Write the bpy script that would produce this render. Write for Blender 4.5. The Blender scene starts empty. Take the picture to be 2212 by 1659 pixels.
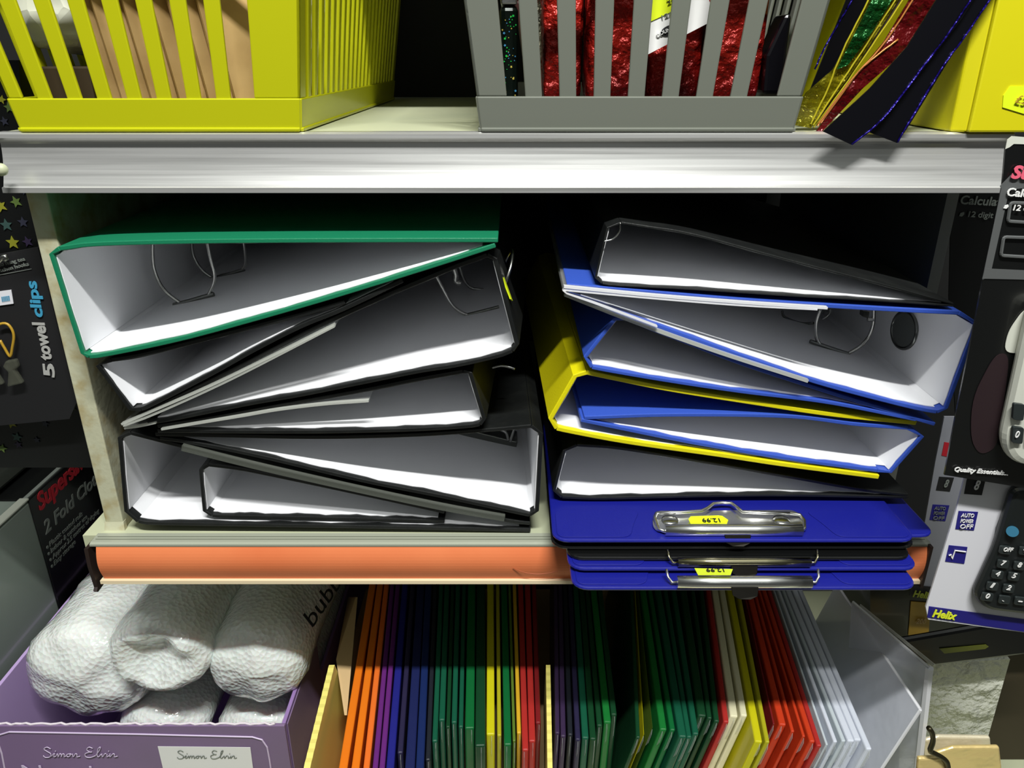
import bpy, math, random
from mathutils import Vector, Matrix
R = math.radians
rnd = random.Random(7)
S = bpy.context.scene
COL = S.collection

# ------------------------------------------------------------------ camera, light, exposure
F = 1660.0; PITCH = R(23.0); CAM = Vector((0.0, -0.45, 1.40)); CZ = CAM.z
cd = bpy.data.cameras.new('camera'); cam = bpy.data.objects.new('camera', cd); COL.objects.link(cam)
cd.sensor_fit = 'HORIZONTAL'; cd.sensor_width = 36.0; cd.lens = F / 2212 * 36.0
cd.clip_start = 0.01; cd.clip_end = 50
cam.location = CAM; cam.rotation_euler = (R(90) - PITCH, 0, 0)
S.camera = cam
S.view_settings.view_transform = 'Standard'; S.view_settings.look = 'None'
S.view_settings.gamma = 1.0; S.view_settings.use_curve_mapping = False
S.view_settings.exposure = 0.0
w = bpy.data.worlds.new('world'); S.world = w; w.use_nodes = True
# room light: bright lit ceiling overhead, dim aisle at eye level
wn = w.node_tree; wt = wn.nodes.new('ShaderNodeTexCoord'); ws = wn.nodes.new('ShaderNodeSeparateXYZ'); wr = wn.nodes.new('ShaderNodeValToRGB')
wn.links.new(wt.outputs['Generated'], ws.inputs[0]); wm = wn.nodes.new('ShaderNodeMath'); wm.operation = 'MULTIPLY_ADD'
wm.inputs[1].default_value = 0.5; wm.inputs[2].default_value = 0.5
wn.links.new(ws.outputs['Z'], wm.inputs[0]); wn.links.new(wm.outputs[0], wr.inputs['Fac']); wn.links.new(wr.outputs['Color'], wn.nodes['Background'].inputs['Color'])
el = wr.color_ramp.elements; el[0].position = 0.0; el[0].color = (.08, .08, .076, 1); el[1].position = 1.0; el[1].color = (.62, .66, .62, 1)
e2 = wr.color_ramp.elements.new(.50); e2.color = (.036, .038, .036, 1); e2 = wr.color_ramp.elements.new(.72); e2.color = (.08, .084, .08, 1)
wn.nodes['Background'].inputs['Strength'].default_value = 1.0

def area(name, loc, target, sx, sy, power, col=(1, 1, 1), spread=180):
    d = bpy.data.lights.new(name, 'AREA'); d.shape = 'RECTANGLE'; d.size = sx; d.size_y = sy
    d.energy = power; d.color = col; d.spread = R(spread)
    o = bpy.data.objects.new(name, d); COL.objects.link(o); o.location = loc
    o.rotation_euler = (Vector(target) - Vector(loc)).to_track_quat('-Z', 'Y').to_euler()
    return o
# ceiling fluorescent tube just in front of the shelves, and an added weak fill from the front
area('ceiling_tube', (0.06, -0.74, CZ + 1.08), (0.05, 0.0, CZ - 0.2), 0.60, 0.05, 35.0, (1.0, 1.0, 0.97))
area('front_fill', (0.2, -2.2, CZ + 0.75), (0, 0, CZ - 0.2), 1.2, 0.25, 1.2, (0.96, 1.0, 0.95))  # added fill standing in for general room light, no actual fitting

# ------------------------------------------------------------------ picture rays -> world planes
FW = Vector((0, math.cos(PITCH), -math.sin(PITCH))); UP = Vector((0, math.sin(PITCH), math.cos(PITCH)))
def ray(px, py): return FW + Vector(((px - 1106) / F, 0, 0)) + UP * ((829.5 - py) / F)
def P(px, py, Y):
    d = ray(px, py); return CAM + d * ((Y - CAM.y) / d.y)
def PZ(px, py, z):                       # z relative to camera height
    d = ray(px, py); return CAM + d * (z / d.z)
def PX(px, py, X):
    d = ray(px, py); return CAM + d * (X / d.x)

# ------------------------------------------------------------------ materials
def lin(c): return tuple(((x / 12.92) if x <= 0.04045 else ((x + 0.055) / 1.055) ** 2.4) for x in c)
def rgb(r, g, b): return lin((r / 255, g / 255, b / 255)) + (1,)
MATS = {}
def mat(name, c, rough=0.5, metal=0.0, coat=0.0, spec=0.5, alpha=1.0, trans=0.0, noise=None, bump=None, sheen=0, brushed=False):
    m = bpy.data.materials.new(name); m.use_nodes = True; MATS[name] = m
    nt = m.node_tree; b = nt.nodes['Principled BSDF']
    b.inputs['Base Color'].default_value = c; b.inputs['Roughness'].default_value = rough
    b.inputs['Metallic'].default_value = metal; b.inputs['Coat Weight'].default_value = coat
    b.inputs['Coat Roughness'].default_value = 0.08
    b.inputs['Specular IOR Level'].default_value = spec; b.inputs['Alpha'].default_value = alpha
    b.inputs['Transmission Weight'].default_value = trans
    tc = nt.nodes.new('ShaderNodeTexCoord')
    if noise:                            # (scale, second colour, low, high)
        n = nt.nodes.new('ShaderNodeTexNoise'); n.inputs['Scale'].default_value = noise[0]; n.inputs['Detail'].default_value = 6
        mp = nt.nodes.new('ShaderNodeMapping')
        if brushed: mp.inputs['Scale'].default_value = (0.02, 1, 1)
        nt.links.new(tc.outputs['Object'], mp.inputs['Vector']); nt.links.new(mp.outputs['Vector'], n.inputs['Vector'])
        r = nt.nodes.new('ShaderNodeValToRGB'); r.color_ramp.elements[0].color = c; r.color_ramp.elements[1].color = noise[1]
        r.color_ramp.elements[0].position = noise[2]; r.color_ramp.elements[1].position = noise[3]
        nt.links.new(n.outputs['Fac'], r.inputs['Fac']); nt.links.new(r.outputs['Color'], b.inputs['Base Color'])
    if bump:                             # (kind, scale, strength, distance)
        if bump[0] == 'voronoi':
            n = nt.nodes.new('ShaderNodeTexVoronoi'); n.inputs['Scale'].default_value = bump[1]; out = n.outputs['Distance']
        else:
            n = nt.nodes.new('ShaderNodeTexNoise'); n.inputs['Scale'].default_value = bump[1]; n.inputs['Detail'].default_value = 5; out = n.outputs['Fac']
        nt.links.new(tc.outputs['Object'], n.inputs['Vector'])
        bp = nt.nodes.new('ShaderNodeBump'); bp.inputs['Strength'].default_value = bump[2]; bp.inputs['Distance'].default_value = bump[3]
        nt.links.new(out, bp.inputs['Height']); nt.links.new(bp.outputs['Normal'], b.inputs['Normal'])
    return m
CL = ('noise', 900, 0.35, 0.0004)
M_green = mat('green_cloth', rgb(18, 118, 82), 0.45, bump=CL)
M_black = mat('black_cloth', rgb(17, 19, 19), 0.45, noise=(60, rgb(28, 30, 29), 0.45, 0.75), bump=CL)
M_blue = mat('blue_cloth', rgb(52, 84, 182), 0.45, bump=CL)
M_yellow = mat('yellow_cloth', rgb(222, 212, 12), 0.45, bump=CL)
M_paper = mat('white_lining', rgb(232, 233, 236), 0.7, spec=0.25)
M_wire = mat('steel_wire', rgb(190, 190, 186), 0.22, metal=1.0)
M_nickel = mat('dark_nickel', rgb(120, 122, 118), 0.2, metal=1.0)
M_alu = mat('aluminium', rgb(236, 236, 234), 0.30, metal=0.75, noise=(260, rgb(196, 196, 194), 0.45, 0.7), brushed=True)
M_cream = mat('cream_laminate', rgb(188, 192, 160), 0.5, noise=(9, rgb(174, 180, 152), 0.4, 0.7))
M_stone = mat('speckled_cream_paint', rgb(188, 188, 160), 0.6, noise=(75, rgb(164, 148, 100), 0.45, 0.72), bump=('noise', 160, 0.3, 0.001))
M_orange = mat('orange_card', rgb(228, 130, 82), 0.5, spec=0.35, noise=(14, rgb(220, 118, 72), 0.4, 0.75))
M_rail = mat('clear_grey_rail', rgb(158, 162, 146), 0.25, coat=0.5)
M_railcream = mat('cream_rail', rgb(232, 214, 178), 0.35)
M_dark = mat('black_board', rgb(16, 17, 17), 0.75)
M_dkbrown = mat('dark_brown_bracket', rgb(38, 26, 22), 0.5)
M_ybask = mat('yellow_plastic', rgb(188, 190, 12), 0.38, coat=0.15)
M_gbask = mat('grey_plastic', rgb(112, 116, 106), 0.42)
M_ybox = mat('yellow_board', rgb(206, 198, 14), 0.42)
M_bubble = mat('bubble_wrap_film', rgb(232, 236, 232), 0.14, coat=1.0, spec=0.8, bump=('voronoi', 260, 0.5, 0.002))
M_bubble.node_tree.nodes['Principled BSDF'].inputs['Subsurface Weight'].default_value = 0.35
M_bubble.node_tree.nodes['Principled BSDF'].inputs['Subsurface Scale'].default_value = 0.01
M_mailer = mat('bubble_mailer_film', rgb(220, 222, 205), 0.2, coat=0.7, bump=('voronoi', 90, 0.8, 0.004))
M_brown = mat('manila_paper', rgb(206, 172, 114), 0.55, noise=(30, rgb(180, 144, 88), 0.4, 0.7))
M_darkcard = mat('dark_brown_card', rgb(60, 46, 24), 0.7)
M_clear = mat('clear_plastic', rgb(205, 208, 200), 0.12, coat=0.4, alpha=0.55)
M_wclear = mat('bright_clear_plastic', rgb(235, 236, 240), 0.12, coat=0.5, alpha=0.9)
M_clip = mat('bulldog_chrome', rgb(244, 244, 242), 0.24, metal=1.0)
M_clipb = mat('navy_vinyl', rgb(20, 26, 128), 0.4, coat=0.15, bump=('noise', 700, 0.2, 0.0004))
M_vblack = mat('black_vinyl', rgb(11, 12, 12), 0.32, coat=0.2)
M_sticker = mat('fluorescent_sticker', rgb(222, 240, 28), 0.5)
M_ink = mat('black_ink', rgb(22, 22, 24), 0.6)
M_greyink = mat('grey_ink', rgb(120, 126, 120), 0.6)
M_white = mat('white_print', rgb(232, 232, 230), 0.5)
M_whitecard = mat('white_glossy_card', rgb(222, 222, 228), 0.35)
M_lilac = mat('lilac_card', rgb(146, 116, 172), 0.5)
M_lilacl = mat('light_lilac_card', rgb(190, 164, 214), 0.5)
M_lilacd = mat('mauve_printed_card', rgb(128, 104, 142), 0.45, noise=(5, rgb(112, 98, 120), 0.4, 0.7))
M_corr = mat('pale_yellow_corrugated_card', rgb(232, 220, 118), 0.65)
M_tan = mat('beige_card', rgb(206, 176, 128), 0.65)
M_redfoil = mat('red_foil', rgb(170, 34, 24), 0.28, metal=0.4, noise=(22, rgb(96, 6, 12), 0.4, 0.62), bump=('noise', 60, 1.0, 0.012))
M_glit = mat('green_glitter', rgb(16, 26, 20), 0.25, metal=0.4)
M_silver = mat('silver_glitter', rgb(120, 118, 96), 0.3, metal=0.6, noise=(60, rgb(50, 50, 40), 0.4, 0.6), bump=('noise', 90, 1.0, 0.01))
M_goldfilm = mat('gold_film', rgb(150, 142, 20), 0.2, metal=0.6, alpha=0.82, noise=(18, rgb(92, 90, 20), 0.35, 0.7), bump=('noise', 30, 1.0, 0.02))
M_greenfilm = mat('green_film', rgb(18, 92, 36), 0.2, metal=0.6, alpha=0.9, noise=(26, rgb(20, 60, 24), 0.4, 0.7), bump=('noise', 40, 1.0, 0.02))
M_redfilm = mat('red_film', rgb(96, 14, 18), 0.25, metal=0.4, bump=('noise', 30, 1.0, 0.02))
M_navyfilm = mat('navy_film', rgb(8, 8, 14), 0.3, metal=0.1, coat=0.15)
M_bluefilm = mat('blue_film', rgb(34, 20, 130), 0.25, metal=0.5, bump=('noise', 40, 1.0, 0.02))
M_goldedge = mat('gold_edge_film', rgb(214, 202, 48), 0.25, metal=0.5)
M_gold = mat('gold_foil_paper', rgb(236, 210, 142), 0.28, metal=0.3, bump=('noise', 12, 0.7, 0.02))
M_plaster = mat('rough_white_paint', rgb(226, 228, 212), 0.75, noise=(14, rgb(206, 208, 190), 0.4, 0.7), bump=('noise', 34, 1.0, 0.03))
M_pack = mat('black_glossy_pack', rgb(16, 17, 17), 0.3, coat=0.3)
M_packg = mat('grey_pack', rgb(88, 90, 90), 0.4)
M_graysleeve = mat('grey_film_sleeve', rgb(118, 128, 120), 0.3, coat=0.4)
M_red = mat('red_print', rgb(176, 30, 44), 0.5)
M_pink = mat('pink_print', rgb(226, 96, 120), 0.5)
M_teal = mat('teal_print', rgb(62, 150, 186), 0.5)
M_navy = mat('navy_print', rgb(34, 30, 120), 0.45)
M_helix = mat('lime_print', rgb(226, 236, 50), 0.5)
M_calw = mat('ivory_plastic', rgb(206, 208, 196), 0.35)
M_calb = mat('black_calculator_plastic', rgb(26, 30, 30), 0.35)
M_key = mat('dark_key', rgb(40, 46, 46), 0.4)
M_bronze = mat('dark_bronze', rgb(70, 66, 48), 0.35, metal=0.8)
M_wall = mat('dark_wall_paint', rgb(22, 23, 22), 0.8)
M_floor = mat('grey_vinyl_floor', rgb(120, 118, 110), 0.5, noise=(3, rgb(100, 98, 92), 0.4, 0.7))
M_goldstrip = mat('ochre_print', rgb(176, 140, 44), 0.4)

# ------------------------------------------------------------------ object helpers
def wloc(o):
    v = Vector((0, 0, 0))
    while o: v += o.location; o = o.parent
    return v
def thing(name, label, cat, loc, group=None):
    o = bpy.data.objects.new(name, None); COL.objects.link(o); o.location = loc; o.empty_display_size = 0.03
    o['label'] = label; o['category'] = cat
    if group: o['group'] = group
    return o
def tag(o, label, cat, group=None):
    o['label'] = label; o['category'] = cat
    if group: o['group'] = group
    return o
def struct(o): o['kind'] = 'structure'; return o

class MB:
    def __init__(s): s.v = []; s.f = []; s.mi = []
    def add(s, vs, fs, mi=0):
        b = len(s.v); s.v += [Vector(v) for v in vs]; s.f += [[b + i for i in f] for f in fs]; s.mi += [mi] * len(fs); return s
    def prism(s, pts, vec, mi=0):
        n = len(pts); vec = Vector(vec); pts = [Vector(p) for p in pts]
        s.add(pts + [p + vec for p in pts], [list(range(n))[::-1], [n + i for i in range(n)]] + [[i, (i + 1) % n, n + (i + 1) % n, n + i] for i in range(n)], mi); return s
    def box(s, a, b, mi=0):
        x0, y0, z0 = a; x1, y1, z1 = b
        return s.prism([(x0, y0, z0), (x1, y0, z0), (x1, y0, z1), (x0, y0, z1)], (0, y1 - y0, 0), mi)
    def obox(s, c, ax, ay, az, mi=0):       # centre and three half axes
        c, ax, ay, az = map(Vector, (c, ax, ay, az))
        return s.prism([c - ax - ay - az, c + ax - ay - az, c + ax + ay - az, c - ax + ay - az], az * 2, mi)
    def tube(s, pts, r, n=8, mi=0, closed=False, flat=1.0):
        pts = [Vector(p) for p in pts]; m = len(pts); rings = []
        ref = None
        for i, p in enumerate(pts):
            if closed: t = pts[(i + 1) % m] - pts[i - 1]
            else: t = pts[min(i + 1, m - 1)] - pts[max(i - 1, 0)]
            t.normalize()
            if ref is None: ref = Vector((0, 0, 1)) if abs(t.z) < 0.9 else Vector((1, 0, 0))
            u = (ref - t * ref.dot(t)).normalized(); ref = u; v = t.cross(u)
            rr = r[i] if isinstance(r, (list, tuple)) else r
            rings.append([p + u * math.cos(2 * math.pi * k / n) * rr + v * math.sin(2 * math.pi * k / n) * rr * flat for k in range(n)])
        vs = [q for ring in rings for q in ring]; fs = []
        for i in range(m if closed else m - 1):
            j = (i + 1) % m
            for k in range(n): fs.append([i * n + k, i * n + (k + 1) % n, j * n + (k + 1) % n, j * n + k])
        if not closed: fs += [list(range(n))[::-1], [(m - 1) * n + k for k in range(n)]]
        return s.add(vs, fs, mi)
    def build(s, name, mats, parent=None, bevel=0, smooth=False, sub=0, angle=40):
        me = bpy.data.meshes.new(name)
        off = wloc(parent) if parent else Vector((0, 0, 0))
        if parent is None and s.v:          # put the origin at the base
            lo = Vector([min(v[i] for v in s.v) for i in range(3)]); hi = Vector([max(v[i] for v in s.v) for i in range(3)])
            off = Vector(((lo.x + hi.x) / 2, (lo.y + hi.y) / 2, lo.z))
        me.from_pydata([tuple(v - off) for v in s.v], [], s.f); me.update()
        if not isinstance(mats, (list, tuple)): mats = [mats]
        for m in mats: me.materials.append(m)
        for p, i in zip(me.polygons, s.mi): p.material_index = i
        o = bpy.data.objects.new(name, me); COL.objects.link(o)
        import bmesh
        bm = bmesh.new(); bm.from_mesh(me); bmesh.ops.recalc_face_normals(bm, faces=bm.faces); bm.to_mesh(me); bm.free()
        if parent: o.parent = parent
        else: o.location = off
        if smooth: me.shade_smooth() if hasattr(me, 'shade_smooth') else None
        if bevel:
            b = o.modifiers.new('bevel', 'BEVEL'); b.width = bevel; b.segments = 2; b.limit_method = 'ANGLE'; b.angle_limit = R(angle)
        if sub:
            b = o.modifiers.new('subdivision', 'SUBSURF'); b.levels = sub; b.render_levels = sub
        return o

def spline(pts, n=24):
    """smooth curve through 2-D or 3-D points, n samples by length"""
    pts = [Vector(p) for p in pts]
    if len(pts) == 2: return [pts[0].lerp(pts[1], i / (n - 1)) for i in range(n)]
    q = [pts[0] * 2 - pts[1]] + pts + [pts[-1] * 2 - pts[-2]]
    L = [(pts[i + 1] - pts[i]).length for i in range(len(pts) - 1)]; T = sum(L); out = []
    for i in range(n):
        d = T * i / (n - 1); k = 0
        while k < len(L) - 1 and d > L[k]: d -= L[k]; k += 1
        t = min(1, d / max(L[k], 1e-9)); a, b, c, e = q[k:k + 4]
        out.append(0.5 * ((2 * b) + (-a + c) * t + (2 * a - 5 * b + 4 * c - e) * t * t + (-a + 3 * b - 3 * c + e) * t ** 3))
    return out

TC = {}
def text_mesh(body, bold=0.0, shear=0.0):
    key = (body, bold, shear)
    if key in TC: return TC[key]
    cu = bpy.data.curves.new('t', 'FONT'); cu.body = body; cu.size = 1.0; cu.extrude = 0.012; cu.offset = bold; cu.shear = shear
    cu.resolution_u = 3
    o = bpy.data.objects.new('t', cu); COL.objects.link(o)
    dg = bpy.context.evaluated_depsgraph_get(); dg.update()
    me = o.evaluated_get(dg).to_mesh()
    vs = [v.co.copy() for v in me.vertices]; fs = [list(p.vertices) for p in me.polygons]
    o.evaluated_get(dg).to_mesh_clear(); bpy.data.objects.remove(o); bpy.data.curves.remove(cu)
    TC[key] = (vs, fs); return TC[key]
def lettering(body, A, B, up, h, m, parent, bold=0.01, shear=0.0, name='lettering', lift=0.0004):
    """A, B: ends of the baseline; up: direction of the letters' tops; h: capital height"""
    vs, fs = text_mesh(body, bold, shear)
    x0 = min(v.x for v in vs); x1 = max(v.x for v in vs); W = x1 - x0
    u = B - A; L = u.length; u.normalize(); up = Vector(up); up = (up - u * up.dot(u)).normalized(); n = u.cross(up)
    if n.dot(CAM - A) < 0: n = -n
    mb = MB(); mb.add([A + u * ((v.x - x0) / W * L) + up * (v.y / 0.70 * h) + n * (lift + v.z * 0.02) for v in vs], fs)
    return mb.build(name, m, parent)
def ptext(body, a, b, hpx, Y, m, parent, **k):
    A = P(*a, Y); B = P(*b, Y); u = Vector((b[0] - a[0], b[1] - a[1])).normalized()
    T = P(a[0] + u.y * hpx, a[1] - u.x * hpx, Y)
    return lettering(body, A, B, T - A, (T - A).length, m, parent, **k)
def ppoly(pts, Y): return [P(x, y, Y) for x, y in pts]
def rounded(pts, r, n=5):
    """2-D px polygon with rounded corners"""
    out = []; m = len(pts)
    for i in range(m):
        p = Vector(pts[i]); a = Vector(pts[i - 1]); b = Vector(pts[(i + 1) % m])
        ra = min(r, (a - p).length * .45); rb = min(r, (b - p).length * .45)
        s = p + (a - p).normalized() * ra; e = p + (b - p).normalized() * rb
        for k in range(n + 1):
            t = k / n; out.append(tuple(s * (1 - t) ** 2 + p * 2 * t * (1 - t) + e * t * t))
    return out

# ------------------------------------------------------------------ the place
floor = struct(MB().box((-2.5, -3, -0.02), (2.5, 0.62, 0)).build('floor', M_floor))
wall_back = struct(MB().box((-2.5, 0.52, 0.0), (2.5, 0.6, 2.9)).build('wall_back', M_wall))
ZU = CZ - 0.0385; ZL = CZ - 0.308; ZB = CZ - 0.68
XL = -0.2875                                            # left face of the left upright

# upper shelf
xa = P(-6, 290, 0).x; xb = P(2186, 290, 0).x
sh = thing('shelf', 'upper shelf with a broad bright aluminium front edge, holding the two baskets', 'shelf', (0, 0.2, ZU - 0.032))
MB().box((xa, 0.004, ZU - 0.012), (xb, 0.42, ZU)).build('shelf_board', M_cream, sh)
prof = [(0.006, ZU + .0004), (-0.001, ZU + .0004), (-0.0028, ZU - .0006), (-0.0030, ZU - .0026), (-0.0012, ZU - .0040), (0.0006, ZU - .0048)]
for i in range(9):
    t = i / 8; prof.append((0.0008 - 0.0068 * t ** 1.6, ZU - .006 - .0225 * t))
prof += [(-0.0078, ZU - .0290), (-0.0080, ZU - .0318), (-0.0060, ZU - .0322), (-0.004, ZU - .030), (0.004, ZU - .030), (0.006, ZU - .010)]
MB().prism([(xa, y, z) for y, z in prof], (xb - xa, 0, 0)).build('front_edge', M_alu, sh)
# shelf above the picture, same make; throws its shade on the back of the baskets
top = thing('shelf', 'shelf over the baskets, above the top of the picture', 'shelf', (0, 0.2, ZU + 0.30))
MB().box((xa, 0.004, ZU + 0.30), (xb, 0.42, ZU + 0.312)).build('shelf_board', M_cream, top)
MB().box((xa, -0.004, ZU + 0.28), (xb, 0.004, ZU + 0.3125)).build('front_edge', M_alu, top)

# lower shelf
xc = P(212, 1175, 0).x; xd = P(1992, 1175, 0).x
sl = thing('shelf', 'lower shelf with an orange label strip along its front, carrying the binders', 'shelf', (0, 0.2, ZL - 0.034))
MB().box((xc - 0.012, 0.004, ZL - 0.014), (xd, 0.42, ZL)).build('shelf_board', M_cream, sl)
rp = [(0.006, ZL + .0006), (-0.0045, ZL + .0006), (-0.0066, ZL - .0002), (-0.0066, ZL - .0018), (-0.004, ZL - .0024), (0.006, ZL - .0024)]
o = MB().prism([(xc - 0.002, y, z) for y, z in rp], (xd - xc + 0.004, 0, 0)).build('price_rail', M_rail, sl)
g = MB()
for dy in (-0.0015, 0.0015): g.box((xc, dy - .0003, ZL + .0005), (xd, dy + .0003, ZL + .0009))
g.build('rail_groove', mat('rail_groove_grey', rgb(110, 114, 100), 0.4), o)
op = []
for i in range(13):
    t = i / 12; op.append((-0.0052 - 0.0042 * math.sin(math.pi * (t * 0.9 + 0.08)), ZL - .0024 - .0272 * t))
op += [(y + 0.0012, z) for y, z in op[::-1]]
MB().prism([(xc + 0.002, y, z) for y, z in op], (xd - xc - 0.002, 0, 0)).build('label_strip', M_orange, sl)['label'] = 'orange card label strip'
MB().box((xc, -0.0082, ZL - 0.0322), (xd, 0.0, ZL - 0.0294)).build('rail_foot', M_railcream, sl)
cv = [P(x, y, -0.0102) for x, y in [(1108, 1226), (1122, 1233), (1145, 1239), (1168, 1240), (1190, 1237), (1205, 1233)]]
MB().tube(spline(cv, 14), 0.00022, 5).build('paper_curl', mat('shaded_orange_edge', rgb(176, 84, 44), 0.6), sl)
eb = MB(); ex = xc - 0.002
eb.prism([(ex, y, z) for y, z in [(-0.0095, ZL - .002), (-0.0105, ZL - .016), (-0.0092, ZL - .034), (-.0112, ZL - .036), (-.010, ZL - .0375), (0.004, ZL - .037), (0.006, ZL - .002)]], (-0.0026, 0, 0))
eb.build('end_bracket', M_dkbrown, sl)
eb = MB().box((xd, -0.010, ZL - .034), (xd + 0.002, 0.006, ZL)).build('end_bracket', M_dkbrown, sl)

# bottom shelf
bs = MB().box((-0.60, -0.17, ZB - 0.02), (0.58, 0.42, ZB - .0003)).build('shelf', M_cream, bevel=0.002)
tag(bs, 'bottom shelf under the lilac box and the rows of coloured packets', 'shelf')

# uprights: the left one rests on the lower shelf, the right one is set farther back
up = thing('shelf_upright', 'cream speckled upright board at the left end of the binder shelf', 'shelf upright', (XL + .006, 0.2, ZL))
MB().box((XL, 0.012, ZL), (XL + 0.0125, 0.40, ZU - 0.0125)).build('upright_board', M_stone, up, bevel=0.0008)
MB().prism([(XL - .001, 0.010, ZL), (XL + .0135, 0.010, ZL), (XL + .0128, 0.012, ZL + .006), (XL - .0003, 0.012, ZL + .006)], (0, 0.004, 0)).build('paint_drip', M_stone, up)
ur = MB().box((0.2925, 0.075, CZ - .40), (0.3005, 0.40, ZU - 0.0125)).build('shelf_upright', mat('grey_upright_paint', rgb(120, 122, 116), 0.5))
tag(ur, 'dim grey upright board set back at the right end of the binder shelf', 'shelf upright')
bk = MB().box((XL + .014, 0.402, ZL + .001), (0.278, 0.408, ZU - 0.014)).build('back_panel', M_dark)
tag(bk, 'black back panel behind the stacked binders', 'panel')
bk = MB().box((xa, 0.402, ZU + .001), (xb, 0.408, ZU + 0.298)).build('back_panel', M_dark)
tag(bk, 'black back panel behind the two baskets', 'panel')
bk = MB().box((-.60, 0.402, ZB + .001), (.29, 0.408, ZL - 0.016)).build('back_panel', M_dark)
tag(bk, 'black back panel behind the bubble wrap and the coloured packets', 'panel')
# outer frame posts that carry the shelves to the floor
for X, lab in ((-0.66, 'black frame post at the far left of the shelving'), (0.64, 'black frame post at the far right of the shelving')):
    p = MB().box((X - .02, 0.36, 0.0005), (X + .02, 0.41, 2.2)).build('frame_post', M_dark); tag(p, lab, 'post')
knob = MB(); c = P(5, 366, -0.0145)
knob.tube([c + Vector((0, .002, 0)), c + Vector((0, .001, 0)), c, c + Vector((0, -.002, 0)), c + Vector((0, -.0035, 0))], [.0022, .0024, .0034, .0034, .0015], 14)
tag(knob.build('knob', M_cream, smooth=True), 'small round cream knob at the left end of the aluminium edge', 'knob')

# ------------------------------------------------------------------ binders
def side_of(pl, c):
    m = len(pl) // 2; a = pl[max(0, m - 1)]; b = pl[min(len(pl) - 1, m + 1)]; d = b - a; n = Vector((-d.z, 0, d.x))
    return 1 if n.dot(c - pl[m]) > 0 else -1
def offs(pl, d):
    out = []
    for i, p in enumerate(pl):
        t = pl[min(i + 1, len(pl) - 1)] - pl[max(i - 1, 0)]; t.normalize()
        out.append(p + Vector((-t.z, 0, t.x)) * d)
    return out
def sheet(pl, d0, d1, L, yaw, name, m, parent, wavy=0.0, y_in=0.0, bevel=0.0):
    """bent sheet: cross-section line pl thick from offset d0 to d1, run L into the depth"""
    a = offs(pl, d0); b = offs(pl, d1); n = len(pl); dv = Vector((math.sin(yaw), math.cos(yaw), 0))
    fr = []; ph = rnd.random() * 6
    for i in range(n):
        s = y_in + (wavy * (0.6 * math.sin(i * 0.9 + ph) + 0.4 * math.sin(i * 2.3 + ph * 2)) if wavy else 0)
        fr.append(dv * s)
    bk = dv * L
    vs = [a[i] + fr[i] for i in range(n)] + [b[i] + fr[i] for i in range(n)] + [a[i] + bk for i in range(n)] + [b[i] + bk for i in range(n)]
    fs = []
    for i in range(n - 1):
        j = i + 1
        fs += [[i, j, n + j, n + i], [2 * n + i, 3 * n + i, 3 * n + j, 2 * n + j], [i, 2 * n + i, 2 * n + j, j], [n + i, n + j, 3 * n + j, 3 * n + i]]
    fs += [[0, n, 3 * n, 2 * n], [n - 1, 3 * n - 1, 4 * n - 1, 2 * n - 1]]
    return MB().add(vs, fs).build(name, m, parent, bevel=bevel, angle=50)

root_cov = {}
def depth_on(root, px, py, which=1, lift=.0022):
    """depth plane where the ray through a pixel meets a binder's cover"""
    pl = root_cov[root.name][which]; Y0 = root_cov[root.name][2]; yaw = root_cov[root.name][3]; k = 0.0
    while k < .31:
        p = P(px, py, Y0 + k); x = p.x - math.tan(yaw) * k
        q = sorted(pl, key=lambda v: abs(v.x - x))[:2]; a, b = q; t = (x - a.x) / (b.x - a.x) if abs(b.x - a.x) > 1e-6 else 0
        if p.z - (a.z + (b.z - a.z) * t) < lift: break
        k += .001
    return Y0 + k
def binder(label, m, Y, top, spine, bot, yaw=0.0, t=0.0027, L=0.318, group=None):
    T = [P(x, y, Y) for x, y in top]; Sp = [P(x, y, Y) for x, y in spine]; B = [P(x, y, Y) for x, y in bot]
    allp = T + Sp + B; c = sum(allp, Vector()) / len(allp)
    base = Vector((c.x, Y + 0.15, min(p.z for p in allp)))
    root = thing('lever_arch_binder', label, 'binder', base, group)
    yaw = R(yaw)
    Ts = spline(T + [Sp[0]], 34); Bs = spline([Sp[-1]] + B, 34)
    h = t / 2
    for nm, pl in (('front_cover', Ts), ('spine', Sp), ('back_cover', Bs)):
        o = sheet(pl, -h, h, L, yaw, nm, m, root, bevel=0.0005)
        s = side_of(pl, c)
        if nm == 'spine':
            lp = [pl[1].lerp(pl[2], 0.02)] + [pl[1].lerp(pl[2], k / 8) for k in range(1, 8)] + [pl[2].lerp(pl[1], 0.02)] if len(pl) > 3 else pl
            sheet(lp, s * (h + .0001), s * (h + .0006), L - .002, yaw, 'lining', M_paper, o, wavy=.0004, y_in=.0016)
            for q in ((0, 1), (-2, -1)):
                hp = [pl[q[0]].lerp(pl[q[1]], k / 3) for k in range(4)]
                sheet(hp, s * (h + .0002), s * (h + .0005), L - .002, yaw, 'hinge_lining', M_paper, o, y_in=.006)
        else:
            lp = pl[1:] if nm == 'front_cover' else pl[:-1]
            sheet(lp, s * (h + .0001), s * (h + .0006), L - .002, yaw, 'lining', M_paper, o, wavy=.0012, y_in=.0034)
    root_cov[root.name] = (Ts, Bs, Y, yaw, Sp)
    return root
M_sleeve = mat('thin_clear_film', rgb(215, 218, 215), 0.1, coat=0.3, alpha=0.10)
def part_sheet(root, name, px, Y, m, thick=0.0012, L=0.2, yaw=0, n=20):
    pl = spline([P(x, y, Y) for x, y in px], n)
    o = sheet(pl, -.0003, .0003, L, R(yaw), name, M_sleeve, root, y_in=.003)
    sheet(pl, -thick / 2, thick / 2, .0032, R(yaw), 'sleeve_edge', m, o)
    return o
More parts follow.
